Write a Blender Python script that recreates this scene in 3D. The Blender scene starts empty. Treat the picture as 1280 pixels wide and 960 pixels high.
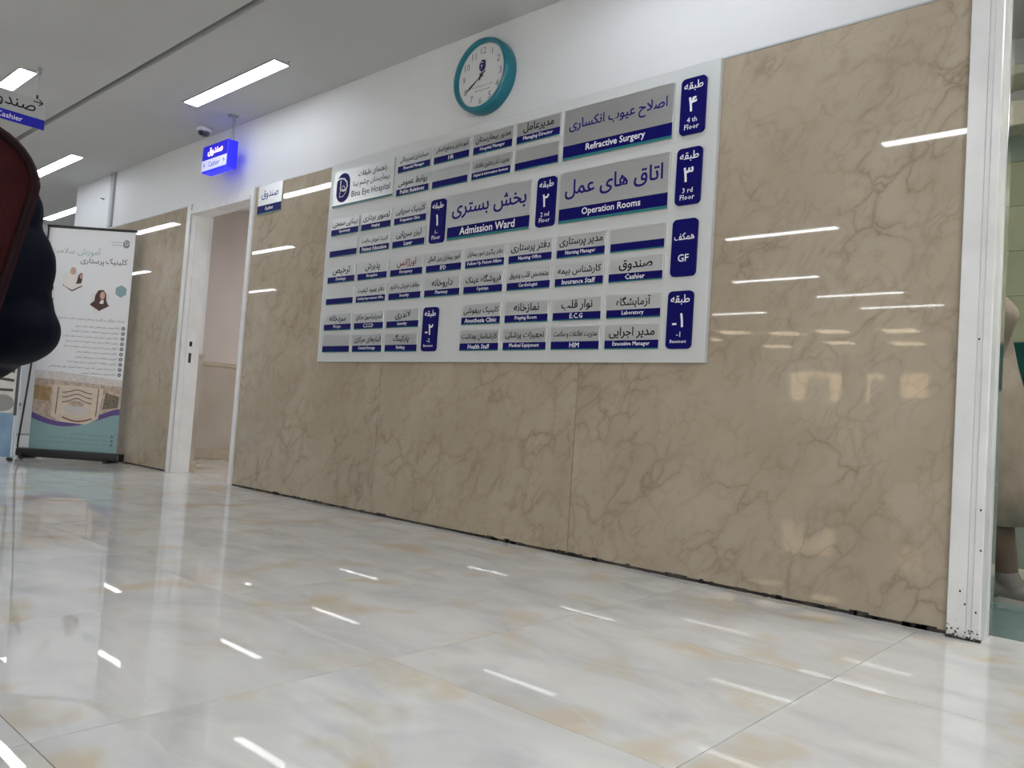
import bpy, bmesh, math, random, unicodedata
from mathutils import Vector, Matrix

random.seed(7)
scene = bpy.context.scene
C = scene.collection
R = math.radians

# ------------------------------------------------------------------ camera
CAM_H = 0.615
WALL_Y = 2.963
cam_d = bpy.data.cameras.new('camera')
cam_d.sensor_width = 36.0
cam_d.lens = 980.0 / 1280.0 * 36.0
cam_d.clip_start = 0.02
cam = bpy.data.objects.new('camera', cam_d)
C.objects.link(cam)
cam.matrix_world = Matrix(((0.74680531, -0.02034892, 0.66473134, 0.0),
                           (0.66163308, -0.07835094, -0.74572301, 0.0),
                           (0.06725698, 0.99671814, -0.04504938, CAM_H),
                           (0, 0, 0, 1)))
scene.camera = cam

# ------------------------------------------------------------------ world, exposure
world = bpy.data.worlds.new('world')
scene.world = world
world.use_nodes = True
bgn = world.node_tree.nodes['Background']
bgn.inputs['Color'].default_value = (1.0, 0.94, 0.85, 1)
bgn.inputs['Strength'].default_value = 6.5
vs = scene.view_settings
vs.view_transform = 'Standard'
vs.look = 'None'
vs.exposure = 0.0
vs.gamma = 1.0
vs.use_curve_mapping = False
LED_STRENGTH = 31.0
LED_WALLROW = 15.0           # the lamps in the soffit along the wall are dimmer
scene.cycles.max_bounces = 9
scene.cycles.diffuse_bounces = 5
scene.cycles.glossy_bounces = 5


# ------------------------------------------------------------------ materials
MATS = {}


def mat(name, color, rough=0.5, metal=0.0, emit=None, estr=0.0, ior=1.5, coat=0.0, spec=0.5):
    if name in MATS:
        return MATS[name]
    m = bpy.data.materials.new(name)
    m.use_nodes = True
    b = m.node_tree.nodes['Principled BSDF']
    b.inputs['Base Color'].default_value = (*color, 1)
    b.inputs['Roughness'].default_value = rough
    b.inputs['Metallic'].default_value = metal
    b.inputs['IOR'].default_value = ior
    b.inputs['Coat Weight'].default_value = coat
    b.inputs['Specular IOR Level'].default_value = spec
    if emit:
        b.inputs['Emission Color'].default_value = (*emit, 1)
        b.inputs['Emission Strength'].default_value = estr
    MATS[name] = m
    return m


class NT:
    def __init__(self, m):
        self.t = m.node_tree
        self.b = self.t.nodes['Principled BSDF']

    def n(self, kind, **kw):
        nd = self.t.nodes.new(kind)
        for k, v in kw.items():
            if k.startswith('in_'):
                nd.inputs[k[3:].replace('_', ' ')].default_value = v
            else:
                setattr(nd, k, v)
        return nd

    def l(self, a, ao, b, bi):
        self.t.links.new(a.outputs[ao], b.inputs[bi])

    def ramp(self, src, out, stops):
        r = self.t.nodes.new('ShaderNodeValToRGB')
        els = r.color_ramp.elements
        while len(els) < len(stops):
            els.new(0.5)
        for e, (p, c) in zip(els, stops):
            e.position = p
            e.color = (*c, 1) if len(c) == 3 else c
        self.l(src, out, r, 'Fac')
        return r

    def mix(self, fac, fo, a, ao, b, bo, blend='MIX'):
        x = self.t.nodes.new('ShaderNodeMix')
        x.data_type = 'RGBA'
        x.blend_type = blend
        if fac is None:
            x.inputs[0].default_value = fo
        else:
            self.l(fac, fo, x, 0)
        for s, so, i in ((a, ao, 6), (b, bo, 7)):
            if isinstance(s, tuple):
                x.inputs[i].default_value = (*s, 1)
            else:
                self.t.links.new(s.outputs[so], x.inputs[i])
        return x


def marble_mat(name, base_a, base_b, vein, rough=0.04, vscale=3.2, stretch=(1, 1, 1), vein_w=0.03, amount=0.75):
    m = mat(name, base_a, rough)
    g = NT(m)
    geo = g.n('ShaderNodeNewGeometry')
    info = g.n('ShaderNodeObjectInfo')
    mul = g.n('ShaderNodeVectorMath', operation='SCALE')
    comb = g.n('ShaderNodeCombineXYZ')
    g.l(info, 'Random', comb, 'X')
    g.l(info, 'Random', comb, 'Z')
    g.l(comb, 'Vector', mul, 0)
    mul.inputs['Scale'].default_value = 17.0
    add = g.n('ShaderNodeVectorMath', operation='ADD')
    g.l(geo, 'Position', add, 0)
    g.l(mul, 'Vector', add, 1)
    st = g.n('ShaderNodeMapping')
    st.inputs['Scale'].default_value = stretch
    s0 = g.n('ShaderNodeMapping')
    s0.inputs['Rotation'].default_value = (0, 0.95, 0)
    g.l(add, 'Vector', s0, 'Vector')
    g.l(s0, 'Vector', st, 'Vector')
    # domain warp
    nz = g.n('ShaderNodeTexNoise')
    nz.inputs['Scale'].default_value = 5.0
    nz.inputs['Detail'].default_value = 5.0
    g.l(st, 'Vector', nz, 'Vector')
    sub = g.n('ShaderNodeVectorMath', operation='SUBTRACT')
    g.l(nz, 'Color', sub, 0)
    sub.inputs[1].default_value = (0.5, 0.5, 0.5)
    sc = g.n('ShaderNodeVectorMath', operation='SCALE')
    sc.inputs['Scale'].default_value = 0.33
    g.l(sub, 'Vector', sc, 0)
    wp = g.n('ShaderNodeVectorMath', operation='ADD')
    g.l(st, 'Vector', wp, 0)
    g.l(sc, 'Vector', wp, 1)
    cloud = g.n('ShaderNodeTexNoise')
    cloud.inputs['Scale'].default_value = 2.3
    cloud.inputs['Detail'].default_value = 6.0
    g.l(st, 'Vector', cloud, 'Vector')
    cr = g.ramp(cloud, 'Fac', [(0.3, base_a), (0.72, base_b)])
    col = cr
    cout = 'Color'
    for sc_, w, am in ((vscale, vein_w, amount), (vscale * 2.1, vein_w * 1.2, amount * 0.6)):
        vo = g.n('ShaderNodeTexVoronoi', feature='DISTANCE_TO_EDGE')
        vo.inputs['Scale'].default_value = sc_
        g.l(wp, 'Vector', vo, 'Vector')
        vr = g.ramp(vo, 'Distance', [(0.0, (0.9, 0.9, 0.9)), (w * 0.35, (0.5, 0.5, 0.5)), (w * 1.0, (0.2, 0.2, 0.2)), (w * 3.0, (0, 0, 0))])
        mk = g.n('ShaderNodeTexNoise')
        mk.inputs['Scale'].default_value = 4.2 * sc_ / vscale
        mk.inputs['Detail'].default_value = 4.0
        g.l(add, 'Vector', mk, 'Vector')
        mr = g.ramp(mk, 'Fac', [(0.40, (0, 0, 0)), (0.66, (am, am, am))])
        mm = g.n('ShaderNodeMath', operation='MULTIPLY')
        g.l(vr, 'Color', mm, 0)
        g.l(mr, 'Color', mm, 1)
        col = g.mix(mm, 'Value', col, cout, vein, None)
        cout = 2
    g.t.links.new(col.outputs[2], g.b.inputs['Base Color'])
    return m


M_WALLMARBLE = marble_mat('beige_marble', (0.385, 0.322, 0.245), (0.475, 0.410, 0.325), (0.21, 0.155, 0.108), rough=0.025,
                          vscale=7.6, stretch=(0.62, 1.0, 1.0), vein_w=0.06, amount=0.72)
M_GREENMARBLE = marble_mat('green_marble', (0.30, 0.33, 0.22), (0.40, 0.42, 0.28), (0.16, 0.19, 0.12), rough=0.1, vscale=2.0, amount=0.5)


def floor_mat():
    m = mat('white_marble_tile', (0.6, 0.6, 0.58), 0.010, ior=1.6)
    g = NT(m)
    geo = g.n('ShaderNodeNewGeometry')
    info = g.n('ShaderNodeObjectInfo')
    comb = g.n('ShaderNodeCombineXYZ')
    g.l(info, 'Random', comb, 'X')
    g.l(info, 'Random', comb, 'Y')
    mul = g.n('ShaderNodeVectorMath', operation='SCALE')
    mul.inputs['Scale'].default_value = 23.0
    g.l(comb, 'Vector', mul, 0)
    add = g.n('ShaderNodeVectorMath', operation='ADD')
    g.l(geo, 'Position', add, 0)
    g.l(mul, 'Vector', add, 1)
    mp = g.n('ShaderNodeMapping')
    mp.inputs['Rotation'].default_value = (0, 0, 0.5)
    mp.inputs['Scale'].default_value = (1.0, 1.9, 1)
    g.l(add, 'Vector', mp, 'Vector')
    n1 = g.n('ShaderNodeTexNoise')
    n1.inputs['Scale'].default_value = 2.6
    n1.inputs['Detail'].default_value = 7
    n1.inputs['Distortion'].default_value = 0.8
    g.l(mp, 'Vector', n1, 'Vector')
    grey = g.ramp(n1, 'Fac', [(0.30, (0.60, 0.61, 0.615)), (0.46, (0.70, 0.705, 0.705)), (0.58, (0.765, 0.77, 0.765)), (0.75, (0.82, 0.825, 0.82))])
    n2 = g.n('ShaderNodeTexNoise')
    n2.inputs['Scale'].default_value = 3.1
    n2.inputs['Detail'].default_value = 3
    n2.inputs['Distortion'].default_value = 0.4
    mp2 = g.n('ShaderNodeMapping')
    mp2.inputs['Location'].default_value = (5.3, 1.7, 0)
    g.l(add, 'Vector', mp2, 'Vector')
    g.l(mp2, 'Vector', n2, 'Vector')
    wm = g.ramp(n2, 'Fac', [(0.54, (0, 0, 0)), (0.70, (0.75, 0.75, 0.75))])
    c1 = g.mix(wm, 'Color', grey, 'Color', (0.66, 0.55, 0.37), None)
    # thin white streaks
    vo = g.n('ShaderNodeTexVoronoi', feature='DISTANCE_TO_EDGE')
    vo.inputs['Scale'].default_value = 1.6
    nzw = g.n('ShaderNodeVectorMath', operation='SCALE')
    nzw.inputs['Scale'].default_value = 0.6
    g.l(n1, 'Color', nzw, 0)
    wadd = g.n('ShaderNodeVectorMath', operation='ADD')
    g.l(mp, 'Vector', wadd, 0)
    g.l(nzw, 'Vector', wadd, 1)
    g.l(wadd, 'Vector', vo, 'Vector')
    vr = g.ramp(vo, 'Distance', [(0.0, (0.22, 0.22, 0.22)), (0.03, (0, 0, 0))])
    c2 = g.mix(vr, 'Color', c1, 2, (0.85, 0.85, 0.84), None)
    g.t.links.new(c2.outputs[2], g.b.inputs['Base Color'])
    # the polished faces are very slightly wavy
    n3 = g.n('ShaderNodeTexNoise')
    n3.inputs['Scale'].default_value = 3.5
    n3.inputs['Detail'].default_value = 2
    g.l(geo, 'Position', n3, 'Vector')
    bp = g.n('ShaderNodeBump')
    bp.inputs['Strength'].default_value = 0.013
    bp.inputs['Distance'].default_value = 0.012
    g.l(n3, 'Fac', bp, 'Height')
    g.l(bp, 'Normal', g.b, 'Normal')
    return m


M_FLOOR = floor_mat()


def noisy(name, a, b, rough, scale=4.0, detail=4.0, lo=0.35, hi=0.65, bump=0.0, bscale=60, **kw):
    m = mat(name, a, rough, **kw)
    g = NT(m)
    geo = g.n('ShaderNodeNewGeometry')
    nz = g.n('ShaderNodeTexNoise')
    nz.inputs['Scale'].default_value = scale
    nz.inputs['Detail'].default_value = detail
    g.l(geo, 'Position', nz, 'Vector')
    r = g.ramp(nz, 'Fac', [(lo, a), (hi, b)])
    g.l(r, 'Color', g.b, 'Base Color')
    if bump:
        n2 = g.n('ShaderNodeTexNoise')
        n2.inputs['Scale'].default_value = bscale
        g.l(geo, 'Position', n2, 'Vector')
        bp = g.n('ShaderNodeBump')
        bp.inputs['Strength'].default_value = bump
        bp.inputs['Distance'].default_value = 0.004
        g.l(n2, 'Fac', bp, 'Height')
        g.l(bp, 'Normal', g.b, 'Normal')
    return m


M_WHITE = noisy('white_wall_paint', (0.69, 0.70, 0.725), (0.73, 0.74, 0.76), 0.55, 1.5, bump=0.05)
M_CEIL = noisy('ceiling_paint', (0.53, 0.53, 0.525), (0.57, 0.57, 0.56), 0.7, 1.2, bump=0.06)
M_CASING = noisy('white_casing_paint', (0.74, 0.75, 0.76), (0.80, 0.81, 0.82), 0.22, 9.0)
M_PINK = noisy('pinkish_paint', (0.56, 0.52, 0.50), (0.60, 0.56, 0.54), 0.6, 1.5)
M_DADO = noisy('dado_stone', (0.40, 0.36, 0.31), (0.46, 0.42, 0.37), 0.35, 2.5)
M_CAP = noisy('dado_cap', (0.42, 0.36, 0.28), (0.48, 0.42, 0.34), 0.3, 8)
M_TEALFLOOR = noisy('teal_floor', (0.16, 0.25, 0.25), (0.22, 0.32, 0.31), 0.12, 4)
M_GROUT = mat('dark_grout', (0.09, 0.085, 0.08), 0.8)
M_GAP = noisy('dark_gap', (0.012, 0.011, 0.010), (0.07, 0.06, 0.05), 0.9, 14)
M_BOARD = mat('white_board', (0.61, 0.63, 0.64), 0.32)
M_NAVY = mat('navy_enamel', (0.005, 0.004, 0.115), 0.4, spec=0.1)
M_GREENBAND = mat('green_band', (0.02, 0.16, 0.17), 0.25)
M_LWHITE = mat('white_letter', (0.85, 0.86, 0.90), 0.4)
M_LNAVY = mat('navy_letter', (0.014, 0.008, 0.17), 0.5, spec=0.2)
M_LBLACK = mat('black_letter', (0.008, 0.008, 0.014), 0.5, spec=0.2)
M_LRED = mat('red_letter', (0.22, 0.01, 0.01), 0.5, spec=0.2)
M_LGREY = mat('grey_letter', (0.16, 0.17, 0.19), 0.5)
M_LTEAL = mat('greyteal_letter', (0.25, 0.38, 0.40), 0.5)
M_LED = mat('led_diffuser', (0.9, 0.9, 0.9), 0.4, emit=(0.95, 0.98, 1.0), estr=LED_STRENGTH)
M_LEDROW = mat('led_diffuser_soffit', (0.9, 0.9, 0.9), 0.4, emit=(0.86, 0.92, 1.0), estr=LED_WALLROW)
M_LEDWARM = mat('warm_panel_diffuser', (0.9, 0.85, 0.75), 0.4, emit=(1.0, 0.80, 0.55), estr=7.0)
M_ALU = mat('aluminium', (0.55, 0.56, 0.57), 0.35, 1.0)
M_CHROME = mat('polished_steel', (0.75, 0.76, 0.77), 0.12, 1.0)
M_GREY = mat('grey_trunking', (0.33, 0.34, 0.36), 0.45)
M_BLACK = mat('black_plastic', (0.012, 0.012, 0.013), 0.4)
M_TEAL = mat('teal_plastic', (0.006, 0.16, 0.22), 0.28)
M_CLOCKFACE = mat('clock_face', (0.66, 0.67, 0.69), 0.35)
M_GLASSY = mat('clock_print', (0.02, 0.02, 0.16), 0.3)


def steel_mat():
    m = mat('brushed_steel', (0.56, 0.57, 0.58), 0.34, 1.0)
    g = NT(m)
    geo = g.n('ShaderNodeNewGeometry')
    mp = g.n('ShaderNodeMapping')
    mp.inputs['Scale'].default_value = (4, 4, 900)
    g.l(geo, 'Position', mp, 'Vector')
    nz = g.n('ShaderNodeTexNoise')
    nz.inputs['Scale'].default_value = 1.0
    nz.inputs['Detail'].default_value = 2
    g.l(mp, 'Vector', nz, 'Vector')
    r = g.ramp(nz, 'Fac', [(0.3, (0.60, 0.61, 0.615)), (0.7, (0.72, 0.73, 0.735))])
    g.l(r, 'Color', g.b, 'Base Color')
    return m


M_STEEL = steel_mat()
M_BLUEGLOW = mat('blue_lightbox_acrylic', (0.01, 0.01, 0.5), 0.25, emit=(0.015, 0.012, 1.0), estr=0.8)
M_BLUEDARK = mat('blue_lightbox_face', (0.01, 0.01, 0.3), 0.25, emit=(0.008, 0.006, 0.55), estr=0.8)
M_WHITEGLOW = mat('white_lightbox_strip', (0.7, 0.7, 0.9), 0.3, emit=(0.50, 0.55, 1.0), estr=0.42)
M_PINKGLOW = mat('neon_letter', (0.9, 0.85, 0.9), 0.3, emit=(1.0, 0.75, 0.95), estr=1.3)
M_BLUESIGN = mat('blue_sign_film', (0.008, 0.01, 0.42), 0.3)
M_SIGNGREY = mat('grey_sign_plate', (0.42, 0.43, 0.44), 0.35)
M_MAROON = noisy('maroon_vinyl', (0.022, 0.0035, 0.0045), (0.028, 0.0045, 0.006), 0.55, 30, bump=0.15, bscale=220, spec=0.08)
M_PIPING = mat('dark_piping', (0.010, 0.003, 0.004), 0.7, spec=0.1)
M_JACKET = noisy('navy_puffer_nylon', (0.0022, 0.0034, 0.0085), (0.0036, 0.0052, 0.013), 0.55, 12, bump=0.3, bscale=45, spec=0.05)
M_SKIN = mat('skin', (0.50, 0.30, 0.20), 0.5)
M_HAIR = mat('dark_hair', (0.012, 0.009, 0.007), 0.5)
M_DENIM = noisy('dark_trousers', (0.02, 0.022, 0.03), (0.03, 0.033, 0.045), 0.8, 20)
M_COAT = noisy('beige_coat_cloth', (0.21, 0.175, 0.130), (0.30, 0.255, 0.20), 0.8, 7, bump=0.3, bscale=120)
M_SCARF = noisy('brown_scarf', (0.16, 0.11, 0.08), (0.22, 0.15, 0.11), 0.85, 14)
M_TROUSER = noisy('brown_trousers', (0.09, 0.062, 0.045), (0.12, 0.085, 0.06), 0.8, 14)
M_SHOE = mat('grey_shoe_mesh', (0.16, 0.15, 0.135), 0.7)
M_SOLE = mat('pale_sole', (0.48, 0.46, 0.42), 0.6)

# ------------------------------------------------------------------ mesh helpers
ORG = {}


class MB:
    """collects shapes in world coordinates and builds ONE mesh object"""

    def __init__(self, M=None):
        self.bm = bmesh.new()
        self.M = M

    def _add(self, verts, faces, M=None, smooth=False):
        M = M if M is not None else self.M
        vs_ = [self.bm.verts.new(M @ Vector(v) if M is not None else Vector(v)) for v in verts]
        for f in faces:
            try:
                fc = self.bm.faces.new([vs_[i] for i in f])
                fc.smooth = smooth
            except ValueError:
                pass
        return vs_

    def box(self, a, b, bev=0.0, seg=2, M=None):
        x0, y0, z0 = (min(a[i], b[i]) for i in range(3))
        x1, y1, z1 = (max(a[i], b[i]) for i in range(3))
        v = [(x0, y0, z0), (x1, y0, z0), (x1, y1, z0), (x0, y1, z0), (x0, y0, z1), (x1, y0, z1), (x1, y1, z1), (x0, y1, z1)]
        f = [(3, 2, 1, 0), (4, 5, 6, 7), (0, 1, 5, 4), (1, 2, 6, 5), (2, 3, 7, 6), (3, 0, 4, 7)]
        vv = self._add(v, f, M)
        if bev > 0:
            ed = set()
            for q in vv:
                ed.update(q.link_edges)
            bmesh.ops.bevel(self.bm, geom=list(ed), offset=bev, segments=seg, affect='EDGES', profile=0.5)
        return self

    def prism(self, pts, to3, depth_vec, M=None, smooth=False):
        """closed 2D outline extruded along depth_vec; to3 maps (u, v) to 3D"""
        d = Vector(depth_vec)
        a = [Vector(to3(*p)) for p in pts]
        n = len(a)
        v = a + [p + d for p in a]
        f = [tuple(range(n - 1, -1, -1)), tuple(range(n, 2 * n))]
        f += [(i, (i + 1) % n, n + (i + 1) % n, n + i) for i in range(n)]
        self._add(v, f, M, smooth)
        return self

    def tube(self, path, r, seg=10, M=None, closed=False, cap=True):
        P = [Vector(p) for p in path]
        n = len(P)
        rs = r if isinstance(r, (list, tuple)) else [r] * n
        v, f = [], []
        prev = None
        for i in range(n):
            if closed:
                t = P[(i + 1) % n] - P[i - 1]
            else:
                t = P[min(i + 1, n - 1)] - P[max(i - 1, 0)]
            t.normalize()
            up = prev if prev is not None else (Vector((0, 0, 1)) if abs(t.z) < 0.9 else Vector((1, 0, 0)))
            s = t.cross(up)
            if s.length < 1e-6:
                s = t.cross(Vector((1, 0, 0)))
            s.normalize()
            u = s.cross(t).normalized()
            prev = u
            for k in range(seg):
                a = 2 * math.pi * k / seg
                v.append(P[i] + s * math.cos(a) * rs[i] + u * math.sin(a) * rs[i])
        m = n if closed else n - 1
        for i in range(m):
            for k in range(seg):
                i2 = (i + 1) % n
                f.append((i * seg + k, i * seg + (k + 1) % seg, i2 * seg + (k + 1) % seg, i2 * seg + k))
        if not closed and cap:
            f.append(tuple(range(seg - 1, -1, -1)))
            f.append(tuple((n - 1) * seg + k for k in range(seg)))
        self._add(v, f, M, True)
        return self

    def lathe(self, prof, origin, axis, seg=48, smooth=True, closed=False):
        """profile of (radius, distance along axis)"""
        ax = Vector(axis).normalized()
        s = ax.cross(Vector((0, 0, 1)))
        if s.length < 1e-4:
            s = Vector((1, 0, 0))
        s.normalize()
        u = ax.cross(s).normalized()
        o = Vector(origin)
        v, f = [], []
        n = len(prof)
        for (r, d) in prof:
            for k in range(seg):
                a = 2 * math.pi * k / seg
                v.append(o + ax * d + s * (math.cos(a) * r) + u * (math.sin(a) * r))
        for i in range(n if closed else n - 1):
            j = (i + 1) % n
            for k in range(seg):
                f.append((i * seg + k, i * seg + (k + 1) % seg, j * seg + (k + 1) % seg, j * seg + k))
        if not closed:
            if prof[0][0] > 1e-6:
                f.append(tuple(range(seg - 1, -1, -1)))
            if prof[-1][0] > 1e-6:
                f.append(tuple((n - 1) * seg + k for k in range(seg)))
        self._add(v, f, None, smooth)
        return self

    def build(self, name, material, parent=None, sharp=None):
        bmesh.ops.remove_doubles(self.bm, verts=self.bm.verts, dist=1e-6)
        bmesh.ops.recalc_face_normals(self.bm, faces=self.bm.faces)
        me = bpy.data.meshes.new(name)
        self.bm.to_mesh(me)
        self.bm.free()
        if sharp:
            me.set_sharp_from_angle(angle=R(sharp))
        return link_mesh(name, me, material, parent)


def link_mesh(name, me, material, parent=None, base=False):
    co = [v.co for v in me.vertices]
    lo = Vector((min(c.x for c in co), min(c.y for c in co), min(c.z for c in co)))
    hi = Vector((max(c.x for c in co), max(c.y for c in co), max(c.z for c in co)))
    cen = (lo + hi) / 2
    if parent is None:
        cen.z = lo.z
    me.transform(Matrix.Translation(-cen))
    me.materials.clear()
    me.materials.append(material)
    o = bpy.data.objects.new(name, me)
    C.objects.link(o)
    ORG[o] = cen.copy()
    if parent is not None:
        o.parent = parent
        o.location = cen - ORG[parent]
    else:
        o.location = cen
    return o


def thing(name, label, cat, loc, group=None):
    o = bpy.data.objects.new(name, None)
    o.empty_display_size = 0.1
    C.objects.link(o)
    o.location = loc
    ORG[o] = Vector(loc)
    return tag(o, label, cat, group)


def tag(o, label, cat=None, group=None):
    o['label'] = label
    if cat:
        o['category'] = cat
    if group:
        o['group'] = group
    return o


def struct(o):
    o['kind'] = 'structure'
    return o


# ---- lettering: Persian letters are joined by hand with their presentation forms
FORMS = {}
for cp in list(range(0xFB50, 0xFBFF + 1)) + list(range(0xFE80, 0xFEFD)):
    d = unicodedata.decomposition(chr(cp)).split()
    if len(d) == 2 and d[0] in ('<isolated>', '<final>', '<initial>', '<medial>'):
        FORMS.setdefault(chr(int(d[1], 16)), {})[d[0][1:-1]] = chr(cp)
LAMALEF = {'\u0627': ('\uFEFB', '\uFEFC'), '\u0622': ('\uFEF5', '\uFEF6')}


def is_fa(s):
    return any('\u0600' <= c <= '\u06ff' for c in s)


def shape_fa(s):
    out = []
    i = 0
    joins_prev = False
    while i < len(s):
        c = s[i]
        f = FORMS.get(c)
        if not f:
            out.append(c)
            joins_prev = False
            i += 1
            continue
        nxt = s[i + 1] if i + 1 < len(s) else ''
        if c == '\u0644' and nxt in LAMALEF:
            out.append(LAMALEF[nxt][1 if joins_prev else 0])
            joins_prev = False
            i += 2
            continue
        can_next = 'initial' in f and nxt in FORMS and 'final' in FORMS[nxt]
        if joins_prev:
            k = 'medial' if can_next and 'medial' in f else 'final'
        else:
            k = 'initial' if can_next else 'isolated'
        out.append(f.get(k, c))
        joins_prev = can_next
        i += 1
    # right-to-left, digits keep their order
    toks, cur = [], ''
    for ch in out:
        if ch.isdigit():
            cur += ch
        else:
            if cur:
                toks.append(cur)
                cur = ''
            toks.append(ch)
    if cur:
        toks.append(cur)
    return ''.join(reversed(toks))


_tc = bpy.data.curves.new('lettering_source', 'FONT')
_to = bpy.data.objects.new('lettering_source', _tc)
C.objects.link(_to)


def text_mesh(s, bold=0.0, depth=0.006, res=3):
    """bold: stroke growth in em, made by overlapping shifted copies"""
    _tc.body = shape_fa(s) if is_fa(s) else s
    _tc.size = 1.0
    _tc.resolution_u = res
    _tc.offset = 0.0
    _tc.extrude = depth
    _tc.align_x = 'LEFT'
    bpy.context.view_layer.update()
    dg = bpy.context.evaluated_depsgraph_get()
    me = bpy.data.meshes.new_from_object(_to.evaluated_get(dg))
    if bold > 0.001:
        bm = bmesh.new()
        for k in range(4 if bold < 0.04 else 10):
            n = 4 if bold < 0.04 else 10
            a = 2 * math.pi * (k + 0.5) / n
            m2 = me.copy()
            m2.transform(Matrix.Translation((bold * math.cos(a), bold * math.sin(a), k * 0.0004)))
            bm.from_mesh(m2)
            bpy.data.meshes.remove(m2)
        bm.to_mesh(me)
        bm.free()
    return me


def lettering(s, parent, cx, cz, height, maxw, material, F, bold=0.012, name='lettering', align='C', depth=0.0004, minw=None):
    """F maps (u, v, out) to world. height: letter height of the tallest glyph; shrinks to fit maxw"""
    me = text_mesh(s, bold, res=3 if height > 0.06 else 2 if height > 0.03 else 1)
    xs = [v.co.x for v in me.vertices]
    ys = [v.co.y for v in me.vertices]
    w, h = max(xs) - min(xs), max(ys) - min(ys)
    k = height / h
    kx = k
    if k * w > maxw:
        kx = maxw / w
        k = max(kx, k * 0.72)
    if minw and kx * w < minw:
        kx = minw / w
    x0 = (max(xs) + min(xs)) / 2
    if align == 'R':
        x0 = max(xs)
    elif align == 'L':
        x0 = min(xs)
    y0 = (max(ys) + min(ys)) / 2
    for v in me.vertices:
        v.co = Vector(F(cx + (v.co.x - x0) * kx, cz + (v.co.y - y0) * k, depth * (v.co.z + 0.006) / 0.012))
    return link_mesh(name, me, material, parent)


def rounded(w, h, r, cx=0, cz=0, seg=6):
    pts = []
    for (sx, sz, a0) in ((1, 1, 0), (-1, 1, 90), (-1, -1, 180), (1, -1, 270)):
        for k in range(seg + 1):
            a = R(a0 + 90 * k / seg)
            pts.append((cx + sx * (w / 2 - r) + r * math.cos(a), cz + sz * (h / 2 - r) + r * math.sin(a)))
    return pts


def wallF(Y):
    return lambda u, v, o: (u, Y - o, v)


def on(X, Z, Y):
    """a point read on the marble face, moved to the plane at Y along the sight line"""
    s = Y / WALL_Y
    return X * s, CAM_H + (Z - CAM_H) * s


# ------------------------------------------------------------------ THE SETTING
CEIL_Z = 2.745
SOF_Z = 2.745
MAR_TOP = 2.195
DOOR_L, DOOR_R, DOOR_H = -6.262, -5.347, 2.115
CAS_L, CAS_R = -6.347, -5.303
OPEN_L, OPEN_R = -0.535, 0.75
WALL_END = -8.96
HX0, HX1, HY0, HY1 = -18.0, 3.2, -15.0, 8.0

# floor: dark joints below, tiles on top
TS = 0.8
floor = struct(MB().box((HX0, HY0, -0.12), (HX1, HY1, -0.006)).build('floor', M_GROUT))
tag(floor, 'glossy white marble tile floor with warm blotches')
JX, JY = -0.7145, 1.308       # a joint crossing read from the photograph
tile_me = None
field = MB()
nt = 0
ix0, ix1 = int((HX0 - JX) / TS) - 1, int((HX1 - JX) / TS) + 1
iy0, iy1 = int((HY0 - JY) / TS) - 1, int((HY1 - JY) / TS) + 1
for i in range(ix0, ix1 + 1):
    for j in range(iy0, iy1 + 1):
        a = Vector((JX + i * TS, JY + j * TS))
        b = a + Vector((TS, TS))
        a2 = (max(a.x, HX0), max(a.y, HY0))
        b2 = (min(b.x, HX1), min(b.y, HY1))
        if b2[0] - a2[0] < 0.01 or b2[1] - a2[1] < 0.01:
            continue
        g = 0.0011
        if a.x > -1.75 and a.y > 2.8:
            # the hall tiling stops at the threshold of the adjoining room
            if b2[0] > OPEN_L - 0.15:
                b2 = (b2[0], min(b2[1], 3.095))
        near = (-13.6 < a.x < 0.7 and -1.2 < a.y < 2.97)
        if near:
            full = abs(b2[0] - a2[0] - TS) < 1e-4 and abs(b2[1] - a2[1] - TS) < 1e-4
            if full and tile_me is not None:
                o = bpy.data.objects.new('floor_tile', tile_me)
                C.objects.link(o)
                o.parent = floor
                o.location = Vector(((a.x + b.x) / 2, (a.y + b.y) / 2, -0.003)) - ORG[floor]
            elif b2[1] - a2[1] > 0.01:
                o = MB().box((a2[0] + g, a2[1] + g, -0.006), (b2[0] - g, b2[1] - g, 0.0)).build('floor_tile', M_FLOOR, floor)
                if full:
                    tile_me = o.data
            nt += 1
        elif b2[1] - a2[1] > 0.01:
            field.box((a2[0] + g, a2[1] + g, -0.006), (b2[0] - g, b2[1] - g, 0.0))
fo = field.build('tile_field', M_FLOOR, floor)
fo['kind'] = 'stuff'

# ceiling and the lower soffit along the wall
ceiling = struct(MB().box((HX0, HY0, CEIL_Z), (HX1, 2.040, CEIL_Z + 0.25)).build('ceiling', M_CEIL))
tag(ceiling, 'off-white hall ceiling')
soffit = struct(MB().box((HX0, 2.085, SOF_Z), (HX1, HY1, CEIL_Z + 0.25)).box((HX0, 2.040, SOF_Z + 0.12), (HX1, 2.085, CEIL_Z + 0.25)).build('ceiling_soffit', M_CEIL))
tag(soffit, 'ceiling strip along the marble wall, set off by a dark groove')

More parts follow.
